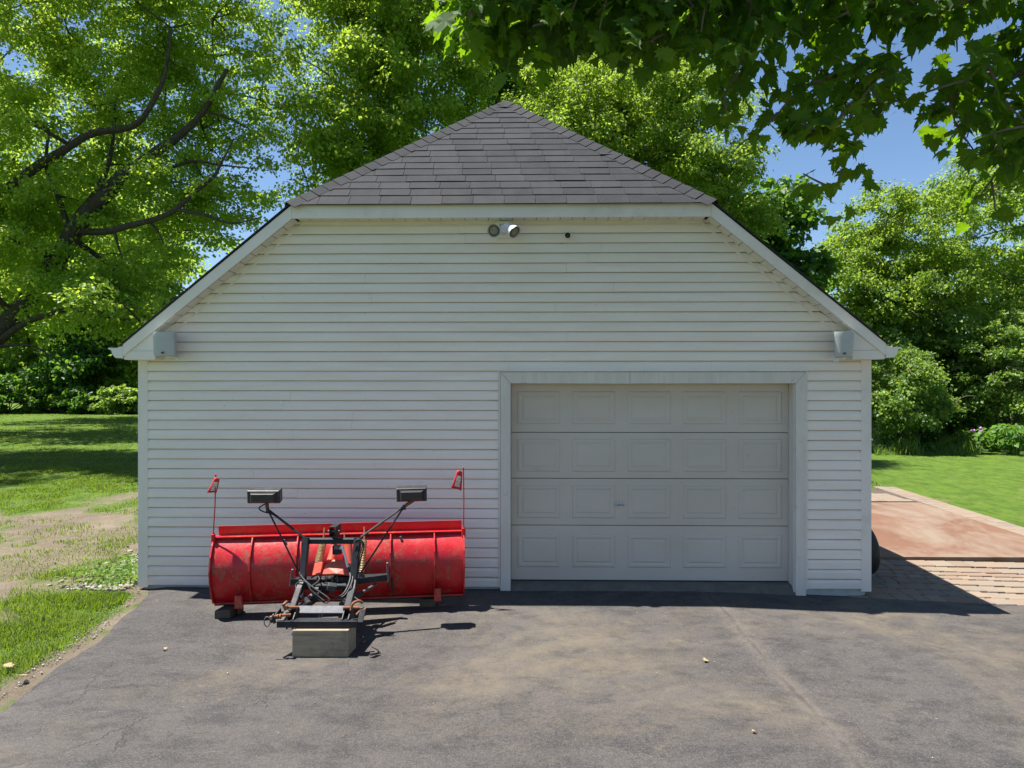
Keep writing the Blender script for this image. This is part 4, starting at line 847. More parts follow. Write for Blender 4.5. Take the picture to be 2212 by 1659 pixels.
# ---- hanging cables and plug
def cable(pts, r=.0065, name='cable', mat='rubber'): return MB().tube(spline([P(*p) for p in pts], 7), r, 7).build(name, mat, pl, True)
cable([(646, 1236, 5.84), (655, 1250, 5.78), (675, 1268, 5.72), (700, 1285, 5.68), (712, 1296, 5.66), (704, 1302, 5.66), (690, 1295, 5.68), (676, 1284, 5.7), (668, 1268, 5.74)])
cable([(752, 1226, 5.88), (757, 1245, 5.8), (753, 1262, 5.74), (744, 1280, 5.68), (730, 1290, 5.66), (718, 1284, 5.66), (712, 1274, 5.66)], .008)
cable([(758, 1230, 5.88), (762, 1248, 5.8), (757, 1266, 5.72), (746, 1284, 5.67), (734, 1293, 5.65)], .007)
cable([(652, 1165, 5.9), (651, 1200, 5.87), (646, 1215, 5.85), (647, 1236, 5.84)], .004)
cable([(650, 1290, 5.66), (641, 1275, 5.72), (640, 1262, 5.76), (652, 1255, 5.76), (664, 1260, 5.74), (672, 1275, 5.7), (690, 1290, 5.68), (700, 1298, 5.66)], .006)
cable([(768, 1172, 5.88), (777, 1168, 5.88), (783, 1178, 5.87), (776, 1200, 5.86), (768, 1212, 5.86), (764, 1198, 5.87), (770, 1180, 5.88)], .006); cable([(765, 1172, 5.88), (775, 1165, 5.88), (786, 1176, 5.88), (780, 1205, 5.86), (772, 1240, 5.84), (771, 1262, 5.8)], .006)
cable([(760, 1215, 5.85), (757, 1228, 5.84), (761, 1236, 5.83), (768, 1228, 5.84), (768, 1212, 5.85), (772, 1198, 5.86)], .005)
cable([(766, 1290, 5.6), (778, 1300, 5.55), (785, 1312, 5.5), (786, 1328, 5.46)], .005); cable([(672, 1248, 5.9), (684, 1243, 5.88), (690, 1252, 5.84), (680, 1262, 5.8), (668, 1270, 5.76)], .006); cable([(690, 1248, 5.9), (700, 1252, 5.86), (708, 1246, 5.86)], .006)
pc = P(717, 1268, 5.64)
pg = MB().box(pc, (.070, .045, .055), Matrix.Rotation(.25, 3, 'Z') @ Matrix.Rotation(.5, 3, 'X') @ Matrix.Rotation(.25, 3, 'Y')).build('plug', 'rubber', pl, bevel=.006)
for k in (-1, 0, 1): MB().box(pc + Matrix.Rotation(.25, 3, 'Z') @ (Matrix.Rotation(.5, 3, 'X') @ Vector((.0, -.0235, .014 * k))), (.05, .006, .005), Matrix.Rotation(.25, 3, 'Z') @ Matrix.Rotation(.5, 3, 'X') @ Matrix.Rotation(.25, 3, 'Y')).build('plug_ridge', 'worn_steel_and_sheen', pg)
MB().hull([P(x, y, d) for x, y, d in ((731, 1288, 5.66), (737, 1292, 5.66), (741, 1300, 5.66), (736, 1297, 5.66), (733, 1286, 5.69), (740, 1298, 5.69))]).build('cable_lug', 'worn_steel_and_sheen', pl)
for x in (692, 698): MB().tube([P(x, 1324, 5.56), P(x - 6, 1336, 5.54)], .006, 6).build('bolt', 'worn_steel_and_sheen', pl)

# ================================================================== BLOCKS AND TYRE
def block(name, label, quad, z0, z1, mat, cat='block', bev=.006):
    c = sum((Vector((p.x, p.y, 0)) for p in quad), Vector()) / 4
    vs = [Vector((p.x, p.y, z0)) for p in quad] + [Vector((p.x, p.y, z1)) for p in quad]
    mb = MB(); mb.add(vs, [(3, 2, 1, 0), (4, 5, 6, 7)] + [(i, (i + 1) % 4, 4 + (i + 1) % 4, 4 + i) for i in range(4)])
    mb.v = [v - c for v in mb.v]; o = mb.build(name, mat, None, bevel=bev, local=True); o.location = c; return tag(o, label, cat)
q = [G(631, 1419.5), G(752, 1419.5)]; q += [q[1] + Vector((.015, .19, 0)), q[0] + Vector((.015, .19, 0))]
block('timber_block', 'square-sawn weathered timber block propping up the black mount frame', q, .0, .202, 'timber')
q = [G(463, 1337), G(497, 1336)]; q += [q[1] + Vector((.02, .16, 0)), q[0] + Vector((.02, .16, 0))]
block('timber_block', 'low dark wood block at the left end of the red blade, in front', q, 0, .072, 'dark_timber')
q = [G(488, 1326) + Vector((.03, .06, 0)), G(514, 1334) + Vector((0, .03, 0))]; q += [q[1] + Vector((-.01, .13, 0)), q[0] + Vector((-.02, .14, 0))]
block('timber_block', 'rounded dark wood stub right under the left end of the blade', q, 0, .071, 'dark_timber', bev=.02)
q = [G(906, 1312), G(940, 1311)]; q += [q[1] + Vector((0, .14, 0)), q[0] + Vector((0, .14, 0))]
block('timber_block', 'dark wood block in shadow under the right half of the blade', q, -.002, .071, 'dark_timber')
# worn tyre leaning on the side wall, only its edge past the corner post
ty = empty('tyre', (3.93, .80, gz(3.93, .8)), 'black tyre leaning against the right side wall of the garage', 'tyre')
ax = Vector((math.cos(.12), .10, math.sin(.12))).normalized(); cen = Vector((3.905, .80, gz(3.93, .8) + .305))
MB().lathe(cen - ax * .11, ax, [(.19, .0), (.23, -.004), (.27, .010), (.292, .03), (.298, .06), (.300, .11), (.298, .16), (.292, .19), (.27, .21), (.23, .224), (.19, .22), (.18, .20), (.18, .02), (.19, .0)], 40).build('tyre_casing', 'rubber', ty, True)
MB().lathe(cen - ax * .06, ax, [(.0, .02), (.06, .02), (.07, .04), (.15, .03), (.181, .0), (.185, .12), (.15, .11), (.07, .10), (.0, .10)], 30).build('rim', 'dark_steel', ty, True)
# ================================================================== TREES
def np3(v): return np.array([v.x, v.y, v.z])
def clump_leaves(centres, radii, per, size, flat=.62, droop=.55, spread=1.0):
    """positions, normals and tip directions of leaves gathered in sprays around each clump centre"""
    n = len(centres); per = np.maximum((per * (radii / radii.mean()) ** 2).astype(int), 4)
    idx = np.repeat(np.arange(n), per); m = len(idx)
    # sprays inside a clump: a few short shoots along which leaves sit
    shoots = 7; sd = unit(NP.normal(size=(n, shoots, 3)).reshape(-1, 3)).reshape(n, shoots, 3); sd[..., 2] *= .6
    k = NP.integers(0, shoots, m); t = NP.random(m) ** .6
    off = sd[idx, k] * (t * radii[idx] * 1.05)[:, None] + NP.normal(size=(m, 3)) * (radii[idx] * .20)[:, None]
    off[:, 2] *= flat; off[:, 2] -= (off[:, 0] ** 2 + off[:, 1] ** 2) / np.maximum(radii[idx], .1) * .25
    pos = centres[idx] + off * spread
    out = unit(off + 1e-6); nrm = np.array([-.15, -.12, 1.0]) * .6 + out * .45 + NP.normal(size=(m, 3)) * .70
    tip = out * np.array([1, 1, .3]) + NP.normal(size=(m, 3)) * .5 + np.array([0, 0, -droop])
    sz = size * (.65 + .7 * NP.random(m)); return pos, nrm, tip, sz
def sample_ell(c, r, n, shell=.55):
    d = unit(NP.normal(size=(n, 3))); q = shell + (1 - shell) * NP.random(n) ** .5; q *= np.where(NP.random(n) < .3, NP.random(n), 1)
    return np3(c) + d * q[:, None] * np.array(r)
def limb(mb, a, b, r0, r1, n=6, sag=.12, sides=7):
    a, b = Vector(a), Vector(b); L = (b - a).length; j = Vector((rnd.uniform(-1, 1), rnd.uniform(-1, 1), rnd.uniform(.2, 1))) * L * sag
    pts = spline([a, a.lerp(b, .35) + j * .8, a.lerp(b, .7) + j * .7, b], 3); m = len(pts)
    mb.tube(pts, [r0 + (r1 - r0) * i / (m - 1) for i in range(m)], sides, False); return pts
def tree(name, label, base, lobes, mat, leaf_size, nclump, per, trunk_r, clump_r=.75, group=None, trunk_pts=None, limbs=(), aspect=.42, keep=None, cat='tree', bark='bark', nbr=26, shell=.5, droop=.55):
    base = Vector(base); root = empty(name, base, label, cat, group)
    cen = []; wts = np.array([r[0] * r[1] + r[0] * r[2] for _, r in lobes]); wts = wts / wts.sum()
    for (c, r), wt in zip(lobes, wts): cen.append(sample_ell(c, r, max(3, int(nclump * wt)), shell))
    cen = np.concatenate(cen)
    if keep is not None: cen = cen[keep(cen)]
    rad = clump_r * (.55 + .9 * NP.random(len(cen)))
    mb = MB(); main = lobes[0]; top = Vector(main[0]) + Vector((0, 0, main[1][2] * .5))
    tp = [Vector(p) for p in trunk_pts] if trunk_pts else [base, base.lerp(top, .3) + Vector((rnd.uniform(-.3, .3), rnd.uniform(-.3, .3), 0)), base.lerp(top, .65) + Vector((rnd.uniform(-.5, .5), 0, 0)), top]
    sp = spline(tp, 6); m = len(sp); rr = [trunk_r * (1.25 if i == 0 else 1) * (1 - .85 * i / (m - 1)) for i in range(m)]
    mb.tube(sp, rr, 12, False)
    mb.build('trunk', bark, root, True)
    for pts, r0, r1 in limbs:
        s = spline(pts, 5); l = MB(); l.tube(s, [r0 + (r1 - r0) * i / (len(s) - 1) for i in range(len(s))], 9, False); l.build('limb', bark, root, True)
    anchors = [(p, r) for p, r in zip(sp[len(sp) // 4:], rr[len(sp) // 4:])]
    for pts, r0, r1 in limbs:
        s = spline(pts, 3); anchors += [(p, r0 + (r1 - r0) * i / len(s)) for i, p in enumerate(s)]
    br = MB(); order = list(range(len(cen))); rnd.shuffle(order)
    for k in order[:nbr]:
        c = Vector(cen[k]); cand = [(p, r) for p, r in anchors if p.z < c.z + 1.0] or anchors
        p, r = min(cand, key=lambda q: (q[0] - c).length * (1 + .15 * rnd.random()))
        pts = limb(br, p, c, max(min(r * .55, .11), .025), .010)
        anchors += [(pts[len(pts) // 2], .04), (pts[-2], .025)]
        for _ in range(2):
            q = c + Vector((rnd.uniform(-1, 1), rnd.uniform(-1, 1), rnd.uniform(-.5, .7))) * clump_r * 1.4; limb(br, pts[-3], q, .014, .005, sides=5)
    if br.v: br.build('branches', bark, root, True)['kind'] = 'stuff'
    pos, nrm, tip, sz = clump_leaves(cen, rad, per, leaf_size, droop=droop)
    leaf_cloud('crown', pos, nrm, tip, sz, mat, root, aspect); return root
def gb(px, d): p = P(px, 829.5, d); return Vector((p.x, p.y, gz(p.x, p.y) - .05))
# ---- big maple left of the garage, heavy limbs reaching right
D1 = 19.0
b1 = G(-150, 912)
t1 = [Vector((b1.x, b1.y, b1.z - .1)), P(-120, 840, 19.3), P(-70, 770, 19.3), P(0, 716, 19.2), P(60, 652, 19.2), P(120, 565, 19.2), P(180, 468, 19), P(224, 424, 19), P(260, 384, 19), P(304, 352, 19), P(348, 320, 19), P(384, 296, 19), P(440, 240, 19), P(490, 150, 19.2)]
L1 = [([P(-110, 800, 19.3), P(-60, 600, 19.6), P(-30, 470, 19.5), P(0, 424, 19.4), P(80, 360, 19.2), P(132, 328, 19), P(200, 288, 18.9), P(288, 272, 18.6), P(328, 224, 18.4), P(356, 160, 18.3), P(370, 60, 18.3)], 0.187, 0.035),
      ([P(176, 500, 19), P(230, 500, 18.6), P(280, 487, 18.2), P(340, 472, 17.9), P(380, 452, 17.8), P(420, 416, 17.6), P(460, 384, 17.5), P(480, 348, 17.4), P(505, 300, 17.3)], 0.101, 0.021),
      ([P(380, 452, 17.8), P(440, 464, 17.6), P(500, 482, 17.4), P(560, 470, 17.3)], 0.050, 0.014),
      ([P(288, 360, 19), P(360, 362, 18.6), P(420, 348, 18.3), P(472, 356, 18), P(552, 364, 17.8)], 0.061, 0.014),
      ([P(150, 500, 19.1), P(132, 444, 19.2), P(120, 412, 19.3), P(100, 360, 19.3), P(105, 280, 19.4)], 0.086, 0.035),
      ([P(140, 530, 19.1), P(168, 470, 19.3), P(215, 400, 19.6), P(240, 330, 19.8), P(250, 220, 20)], 0.115, 0.035),
      ([P(0, 735, 19.1), P(53, 699, 18.6), P(107, 678, 18.2), P(160, 668, 17.9), P(240, 688, 17.5), P(300, 692, 17.2)], 0.094, 0.028),
      ([P(-20, 750, 19.1), P(60, 745, 18.8), P(110, 770, 18.5), P(150, 800, 18.2)], 0.043, 0.010)]
maple = tree('maple_tree', 'large spreading maple with dark heavy limbs beside the lawn, left of the garage', (b1.x, b1.y, 0),
     [(P(150, 140, 21), (6.6, 3.0, 4.6)), (P(450, 200, 20.2), (2.3, 2.2, 4.0)), (P(420, 420, 19.0), (2.0, 1.8, 1.9)), (P(90, 470, 20), (4.6, 2.4, 1.9)), (P(200, 610, 18.8), (3.4, 2.4, 1.1)), (P(-180, 300, 19.5), (5, 4.5, 5.5)), (P(300, -120, 19.5), (5.5, 4, 4)), (P(330, 690, 17.8), (1.5, 2.5, .7))],
     'leaf_silver_maple', .094, 680, 300, .36, .66, trunk_pts=t1, limbs=L1, nbr=260, shell=.35)
tree('leafy_tree', 'second tree further back on the left lawn, added to cast shade there, behind the large maple', gb(-75, 31), [(P(40, 420, 31), (6.5, 6, 4.5)), (P(190, 560, 30), (4, 5, 2.2))], 'leaf_mid', .19, 230, 120, .34, 1.0, nbr=60, shell=.35)  # tree added so the far lawn falls in shade, trunk out of view
tree('leafy_tree', 'third tree far back on the left lawn, added for more shade, toward the wood', gb(345, 42), [(P(230, 520, 42), (6.5, 6, 5)), (P(120, 600, 41), (5, 5, 3))], 'leaf_mid', .22, 200, 110, .30, 1.1, nbr=50, shell=.35)  # also added to shade the lawn, trunk hidden behind the garage
# ---- trees behind the garage
tree('leafy_tree', 'tall mid-green tree behind the garage, left of the roof peak', gb(820, 23), [(P(830, 160, 22.5), (3.4, 3, 4.6)), (P(740, 330, 21.5), (1.7, 2, 2.2)), (P(940, 60, 22.5), (2.6, 2.5, 3.4)), (P(760, -60, 22.5), (2.6, 2.5, 2.6))],
     'leaf_mid', .125, 330, 250, .30, .74, nbr=60, shell=.4, droop=.9, aspect=.34)
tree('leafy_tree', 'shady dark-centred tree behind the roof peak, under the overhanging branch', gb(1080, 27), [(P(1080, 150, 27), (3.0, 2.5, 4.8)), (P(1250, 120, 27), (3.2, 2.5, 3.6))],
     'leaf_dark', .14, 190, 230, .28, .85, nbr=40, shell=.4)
tree('box_elder', 'yellow-green fine-leaved tree directly behind the right hip of the roof', gb(1350, 21), [(P(1330, 250, 20.5), (3.1, 2.6, 2.5)), (P(1500, 330, 20), (1.7, 2.2, 2.6)), (P(1190, 330, 20), (2.0, 2.2, 1.6)), (P(1480, 180, 20.5), (1.2, 1.5, 1.2)), (P(1590, 430, 20), (.9, 1.6, 1.9))],
     'leaf_yellow', .105, 320, 270, .24, .60, nbr=70, shell=.35, droop=.9, aspect=.30)
tree('leafy_tree', 'small dark broad-leaved tree just above the right rake of the roof', gb(1660, 24.5), [(P(1680, 500, 24), (1.15, 1.3, 1.75)), (P(1600, 480, 24), (1.0, 1.2, 1.7)), (P(1715, 575, 24), (.8, 1.2, .9))],
     'leaf_dark', .20, 70, 150, .16, .62, nbr=24, shell=.35)
tree('box_elder', 'airy yellow-green tree right of the garage, above the shrubs', gb(2060, 27), [(P(2020, 540, 26), (3.6, 2.6, 2.8)), (P(1900, 500, 26), (1.9, 2, 1.9)), (P(2140, 400, 26.5), (1.6, 2, 2.1)), (P(1950, 640, 25.5), (2.6, 2.2, 1.3)), (P(1830, 600, 25.5), (.9, 1.2, 1.2))],
     'leaf_yellow', .125, 250, 220, .22, .62, nbr=110, shell=.3, droop=.8, aspect=.30)
tree('leafy_tree', 'green tree at the right picture edge behind the shrubs', gb(2260, 28), [(P(2240, 560, 28), (2.6, 2.5, 3.0)), (P(2380, 500, 28), (3, 2.5, 4)), (P(2200, 660, 27), (2.2, 2, 1.6))],
     'leaf_mid', .14, 160, 210, .24, .75, nbr=60, shell=.35)
tree('leafy_tree', 'low dense green tree between the garage corner and the shrubs', gb(1900, 25), [(P(1880, 720, 25), (1.8, 1.8, 1.7)), (P(1990, 740, 26), (2.2, 1.8, 1.6)), (P(2120, 740, 26), (2, 1.8, 1.5))],
     'leaf_shrub', .13, 130, 180, .16, .62, nbr=30, shell=.4, droop=.7)
# ---- understorey and shrubs on the right
def shrub(label, px, py, d, r, n, per, mat='leaf_shrub', size=.10, grp='shrubs along the right lawn edge', twigs=6):
    b = gb(px, d); c = P(px, py, d); root = empty('shrub', b, label, 'shrub', grp)
    cen = sample_ell(c, r, n, .45); cen[:, 2] = np.maximum(cen[:, 2], b.z + .15); rad = .42 * (.6 + .8 * NP.random(n))
    mb = MB()
    for k in range(9): limb(mb, b + Vector((rnd.uniform(-.4, .4), rnd.uniform(-.3, .3), 0)), cen[rnd.randrange(n)], .035, .008, sides=6)
    mb.build('stems', 'bark', root, True)['kind'] = 'stuff'
    tw = MB()
    for k in range(twigs):
        a = Vector(cen[rnd.randrange(n)]); a.y = b.y - r[1] * .8; limb(tw, a, a + Vector((rnd.uniform(-.9, .9), rnd.uniform(-.5, .1), rnd.uniform(-.2, .5))), .014, .006, sides=5, sag=.25)
    if twigs: tw.build('bare_twigs', 'twig', root, True)['kind'] = 'stuff'
    pos, nrm, tip, sz = clump_leaves(cen, rad, per, size, droop=.5); ok = pos[:, 2] > b.z + .02
    leaf_cloud('foliage', pos[ok], nrm[ok], tip[ok], sz[ok], mat, root, .40); return root
shrub('large rounded green shrub close behind the right corner of the garage', 1950, 850, 22.5, (1.35, 1.3, 1.5), 90, 210)
shrub('tall glossy shrub with bare grey twigs at the right picture edge', 2170, 800, 23.5, (1.45, 1.3, 1.9), 100, 200, twigs=9)
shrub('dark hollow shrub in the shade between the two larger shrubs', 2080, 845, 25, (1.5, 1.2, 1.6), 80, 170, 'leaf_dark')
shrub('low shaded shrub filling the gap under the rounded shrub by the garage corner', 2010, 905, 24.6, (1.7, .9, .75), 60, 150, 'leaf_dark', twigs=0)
# bed plants with broad leaves, a few with purple flowers
def bed_plant(label, px, d, h, n, flower=0):
    b = gb(px, d); root = empty('bed_plant', b, label, 'plant', 'broad-leaved plants in the right bed'); pos = []; nr = []; tp = []; sz = []
    mb = MB()
    for k in range(n):
        a = rnd.uniform(0, 6.28); hh = h * rnd.uniform(.35, 1.0); r = rnd.uniform(.05, .5) * h * 1.1
        q = b + Vector((math.cos(a) * r, math.sin(a) * r, hh)); 
        if k % 4 == 0: mb.tube([b + Vector((math.cos(a) * r * .2, math.sin(a) * r * .2, 0)), q], [.009, .005], 5, False)
        pos.append(q); nr.append((math.cos(a) * .6, math.sin(a) * .6, 1)); tp.append((math.cos(a), math.sin(a), -.25)); sz.append(rnd.uniform(.14, .26))
    mb.build('stem', 'leaf_bed', root)['kind'] = 'stuff'
    leaf_cloud('foliage', np.array([np3(p) for p in pos]), np.array(nr) + NP.normal(size=(n, 3)) * .3, np.array(tp), np.array(sz), 'leaf_bed', root, .36)
    if flower:
        fm = MB()
        for k in range(flower):
            c = b + Vector((rnd.uniform(-.35, .35), rnd.uniform(-.35, .1), h * rnd.uniform(.8, 1.15))); fm.lathe(c, (0, 0, 1), [(.0, -.05), (.04, -.02), (.05, .02), (.02, .06), (.0, .07)], 7)
        fm.build('flowers', 'flower_purple', root)['kind'] = 'stuff'
for i, (px, d, h, n, fl_, lb) in enumerate([(2075, 22.0, .55, 110, 0, 'leftmost low broad-leaved plant of the right bed, by the lawn'), (2110, 21.8, .75, 150, 4, 'broad-leaved bed plant with purple flowers before the dark shrub'), (2150, 22.4, .8, 150, 0, 'broad-leaved bed plant right of the purple flowers'), (2190, 21.4, .95, 170, 0, 'tallest leafy bed plant near the right picture edge'), (2000, 22.2, .35, 60, 0, 'small tuft of leaves at the foot of the rounded shrub')]): bed_plant(lb, px, d, h, n, fl_)
# ---- woodland edge on the far left
far = empty('far_wood', (0, 75, 0), 'mass of far trees closing the horizon behind the lawns', 'wood'); far['kind'] = 'stuff'
n = 46000; fx = NP.uniform(-75, 75, n); fy = 72 + NP.uniform(-3, 6, n) + .004 * fx ** 2 * -1 * 0; ht = 9.5 + 5.5 * (fbm(fx * .12, fx * 0, 91) * 2 - .9); fz = ht * NP.random(n) ** .8
leaf_cloud('foliage', np.stack([fx, fy, fz], 1), np.array([0, -.3, .8]) + NP.normal(size=(n, 3)) * .5, NP.normal(size=(n, 3)) + np.array([0, 0, -.5]), .45 + .45 * NP.random(n), 'leaf_mid', far, .45)['kind'] = 'stuff'
WL = [(-40, 54, 'leaf_mid', 'leftmost far tree of the wood, behind the shaded lawn'), (60, 57, 'leaf_mid', 'far tree of the wood left of the ivy-covered trunk'), (158, 53, 'leaf_dark', 'far dark tree with an ivy-covered trunk, at the edge of the wood'), (235, 58, 'leaf_mid', 'far tree of the wood right of the ivy-covered trunk'), (300, 55, 'leaf_mid', 'far tree of the wood closest to the garage corner')]
for i, (px, d, mt, lb) in enumerate(WL):
    b = gb(px, d); b.z = 0
    tree('woodland_tree', lb, b, [(P(px, 660, d), (3.2, 2.5, 4.0)), (P(px + 20, 790, d - 1), (2.4, 2, 2.2)), (P(px - 10, 520, d + 1), (3.0, 2.5, 3.2)), (P(px - 40, 800, d), (2.0, 2, 1.8))], mt, .32, 150, 85, .34 if i == 2 else .16, 1.15, 'trees along the far woodland edge', nbr=14, shell=.3, aspect=.40,
         trunk_pts=[b, b + Vector((.2, 0, 4)), b + Vector((-.1, 0, 8)), b + Vector((.4, 0, 12))])
for i, (px, d, r, mt, lb) in enumerate([(20, 50, (2.4, 1.5, 1.6), 'leaf_dark', 'dark low shrub at the far left of the wood edge'), (100, 51, (1.6, 1.2, 1.1), 'leaf_shrub', 'pale green shrub left of the ivy-covered trunk'), (190, 50, (1.7, 1.3, 1.3), 'leaf_dark', 'dark shrub right at the foot of the ivy-covered trunk'), (255, 49, (1.9, 1.3, 1.2), 'leaf_shrub', 'bright bushy shrub near the garage corner, far across the lawn'), (320, 50, (1.8, 1.3, 1.1), 'leaf_shrub', 'far shrub partly hidden by the garage corner')]):
    shrub(lb, px, 829.5 + (2.06 - r[2] * .7) / d * FPX, d, r, 40, 120, mt, .22, 'shrubs along the far woodland edge', 0)

# ================================================================== OVERHANGING MAPLE, NEAR THE CAMERA
tb = Vector((6.9, -6.6, gz(6.9)))
nm = empty('maple_tree', tb, 'near maple whose dark large-leaved branches hang into the top right of the view', 'tree')
trk = spline([tb, tb + Vector((-.1, .05, 1.6)), tb + Vector((-.25, .1, 3.2)), tb + Vector((-.5, .2, 5.2)), tb + Vector((-.8, .3, 7.6))], 6)
MB().tube(trk, [.27 * (1.2 if i == 0 else 1) * (1 - .7 * i / len(trk)) for i in range(len(trk))], 14, False).build('trunk', 'bark', nm, True)
mains = []
for pts, r0 in (([trk[14], (5.2, -5.7, 4.6), (3.7, -4.9, 4.75), (2.2, -4.5, 4.55), (1.0, -4.3, 4.3), (.25, -4.2, 4.0)], .085),
                ([trk[12], (5.3, -5.6, 3.95), (4.0, -4.7, 4.05), (3.0, -4.25, 3.75), (2.3, -4.0, 3.35)], .07),
                ([trk[13], (5.0, -5.2, 4.2), (4.1, -4.4, 3.9), (3.5, -4.0, 3.4), (3.2, -3.8, 3.0)], .06),
                ([trk[18], (5.0, -6.0, 6.0), (3.2, -5.6, 6.6), (1.8, -5.4, 6.5)], .09), ([trk[20], (5.6, -5.2, 6.6), (4.8, -4.6, 7.2)], .07)):
    s = spline(pts, 8); mains.append(s); MB().tube(s, [r0 * (1 - .88 * i / len(s)) for i in range(len(s))], 9, False).build('branch', 'bark', nm, True)
# lower outline of the hanging leaves in the picture (column -> lowest row)
ox = [985, 1010, 1060, 1110, 1180, 1230, 1300, 1370, 1420, 1500, 1560, 1600, 1640, 1700, 1760, 1800, 1850, 1890, 1950, 2010, 2060, 2110, 2160, 2215, 2420]
oy = [40, 75, 95, 110, 135, 110, 95, 140, 125, 85, 145, 235, 300, 315, 365, 405, 355, 270, 258, 255, 300, 370, 400, 360, 400]
twig_c = []
while len(twig_c) < 800:
    px = rnd.uniform(985, 2400); lo = float(np.interp(px, ox, oy)); py = rnd.uniform(-190, lo - 25)
    if py > 0 and rnd.random() > .90: continue
    hole = float(fbm(px / 105.0, py / 105.0, 63)); 
    if py > -20 and hole < .36 and py < lo - 40: continue
    if 2090 < px < 2200 and 0 < py < 110 and rnd.random() < .8: continue
    twig_c.append(P(px, py, rnd.uniform(2.75, 3.55) if px < 2050 else rnd.uniform(2.9, 3.65)))
for px, py, d in ((1015, 40, 3.1), (1035, 75, 3.1), (1075, 60, 3.1), (1100, 95, 3.15), (1125, 30, 3.2), (1560, 215, 3.0), (1572, 255, 3.0), (1590, 190, 3.05), (1800, 420, 3.2), (1735, 375, 3.2), (2120, 420, 3.5), (2150, 455, 3.5)): twig_c.append(P(px, py, d))
MAPLE2D = [(0, 0), (.06, .10), (.26, .02), (.22, .12), (.44, .16), (.33, .26), (.52, .42), (.36, .42), (.40, .62), (.24, .52), (.20, .66), (.12, .80), (.06, .78), (0, 1.0)]
outl = MAPLE2D + [(-x, y) for x, y in MAPLE2D[-2:0:-1]]
def leaf_mesh(i):
    r = random.Random(i); c_, d_ = r.uniform(-.15, .55), r.uniform(-.2, .6); w_ = r.uniform(-.12, .12); vs = [(0, .35, .0)]
    for x, y in outl: vs.append((x * r.uniform(.94, 1.06), y, abs(x) * c_ * 1.2 - (y - .3) ** 2 * d_ - .05 * (abs(x) > .35) + w_ * x * y * 2))
    vs += [(0, 0, 0), (.006, -.35, .03), (-.006, -.35, .03)]
    n = len(outl); fs = [(0, 1 + k, 1 + (k + 1) % n) for k in range(n)] + [(n + 1, n + 2, n + 3)]
    me = bpy.data.meshes.new('maple_leaf'); me.from_pydata(vs, [], fs); me.materials.append(MAT['leaf_near']); me.polygons.foreach_set('use_smooth', [True] * len(me.polygons)); me.update(); return me
LM = [leaf_mesh(i) for i in range(7)]
def leaf_frame(pos, out):
    """leaf blade hanging out and down from its stalk"""
    tip = Vector((out.x * .7, out.y * .7, 0)) + Vector((rnd.gauss(0, .45), rnd.gauss(0, .45), -rnd.uniform(.25, 1.2))); tip.normalize()
    nrm = Vector((rnd.gauss(0, .35), rnd.gauss(0, .35), .75)) + Vector((out.x, out.y, 0)) * .5; nrm = (nrm - tip * nrm.dot(tip)).normalized()
    x = tip.cross(nrm).normalized(); return Matrix((x, tip, nrm)).transposed()
lv = []; tw = MB(); allm = [p for s in mains[:3] for p in s[6:]]
twig_c.sort(key=lambda c: min((c - q).length for q in allm))
for c in twig_c:
    p = min(allm, key=lambda q: (q - c).length + rnd.random() * .15)
    tp_ = limb(tw, p, c, .0065, .003, sag=.06, sides=5); allm += tp_[2:-1]
    ax_ = (c - p).normalized()
    for k in range(rnd.randint(5, 7)):
        out = Vector((rnd.gauss(0, 1), rnd.gauss(0, 1), rnd.gauss(0, .5))).normalized() * .6 + ax_ * .5; out.normalize()
        lv.append((c + out * rnd.uniform(.03, .15) - ax_ * rnd.uniform(0, .14), out, rnd.uniform(.066, .120)))
tw.build('twigs', 'twig', nm, True)['kind'] = 'stuff'
def in_view(p):
    q = p - CAM; d = q.dot(FWD); return d > .2 and 960 < CX + q.dot(RGT) / d * FPX < 2240 and CY - q.z / d * FPX > -40
seen = [l for l in lv if in_view(l[0])]; seen.sort(key=lambda l: -l[2] / (l[0] - CAM).length)
big = set(id(l) for l in seen[:300]); org = nm.location
bv = []; bf = []; bn = 0
for l in lv:
    R = leaf_frame(l[0], l[1]); me = LM[rnd.randrange(7)]
    if id(l) in big:
        o = link('leaf', me, nm); o.matrix_local = Matrix.Translation(l[0] - org) @ (R.to_4x4() @ Matrix.Scale(l[2], 4))
    else:
        V = np.array([v.co[:] for v in me.vertices]) * l[2] @ np.array(R).T + np3(l[0]); bv.append(V)
        F = np.array([p.vertices[:] for p in me.polygons]) + bn; bf.append(F); bn += len(V)
# rest of the crown, overhead and out of view; it shades the hanging branch
cr_c = sample_ell(Vector((3.9, -5.55, 6.2)), (3.1, 1.6, 1.9), 260, .2); cr_c = np.concatenate([cr_c, sample_ell(Vector((6.6, -6.2, 7.5)), (2.6, 2.2, 2.4), 70, .3)])
for c in cr_c:
    for k in range(9):
        out = Vector((rnd.gauss(0, 1), rnd.gauss(0, 1), rnd.gauss(0, .5))).normalized(); p = Vector(c) + out * rnd.uniform(.05, .35)
        if (p - CAM).length < 1.6 or p.z < 3.9 or p.y > -3.75: continue
        R = leaf_frame(p, out); me = LM[rnd.randrange(7)]
        V = np.array([v.co[:] for v in me.vertices]) * rnd.uniform(.12, .18) @ np.array(R).T + np3(p); bv.append(V); F = np.array([q.vertices[:] for q in me.polygons]) + bn; bf.append(F); bn += len(V)
raw_mesh('crown', np.concatenate(bv), np.concatenate(bf), 'leaf_near', nm, True)['kind'] = 'stuff'

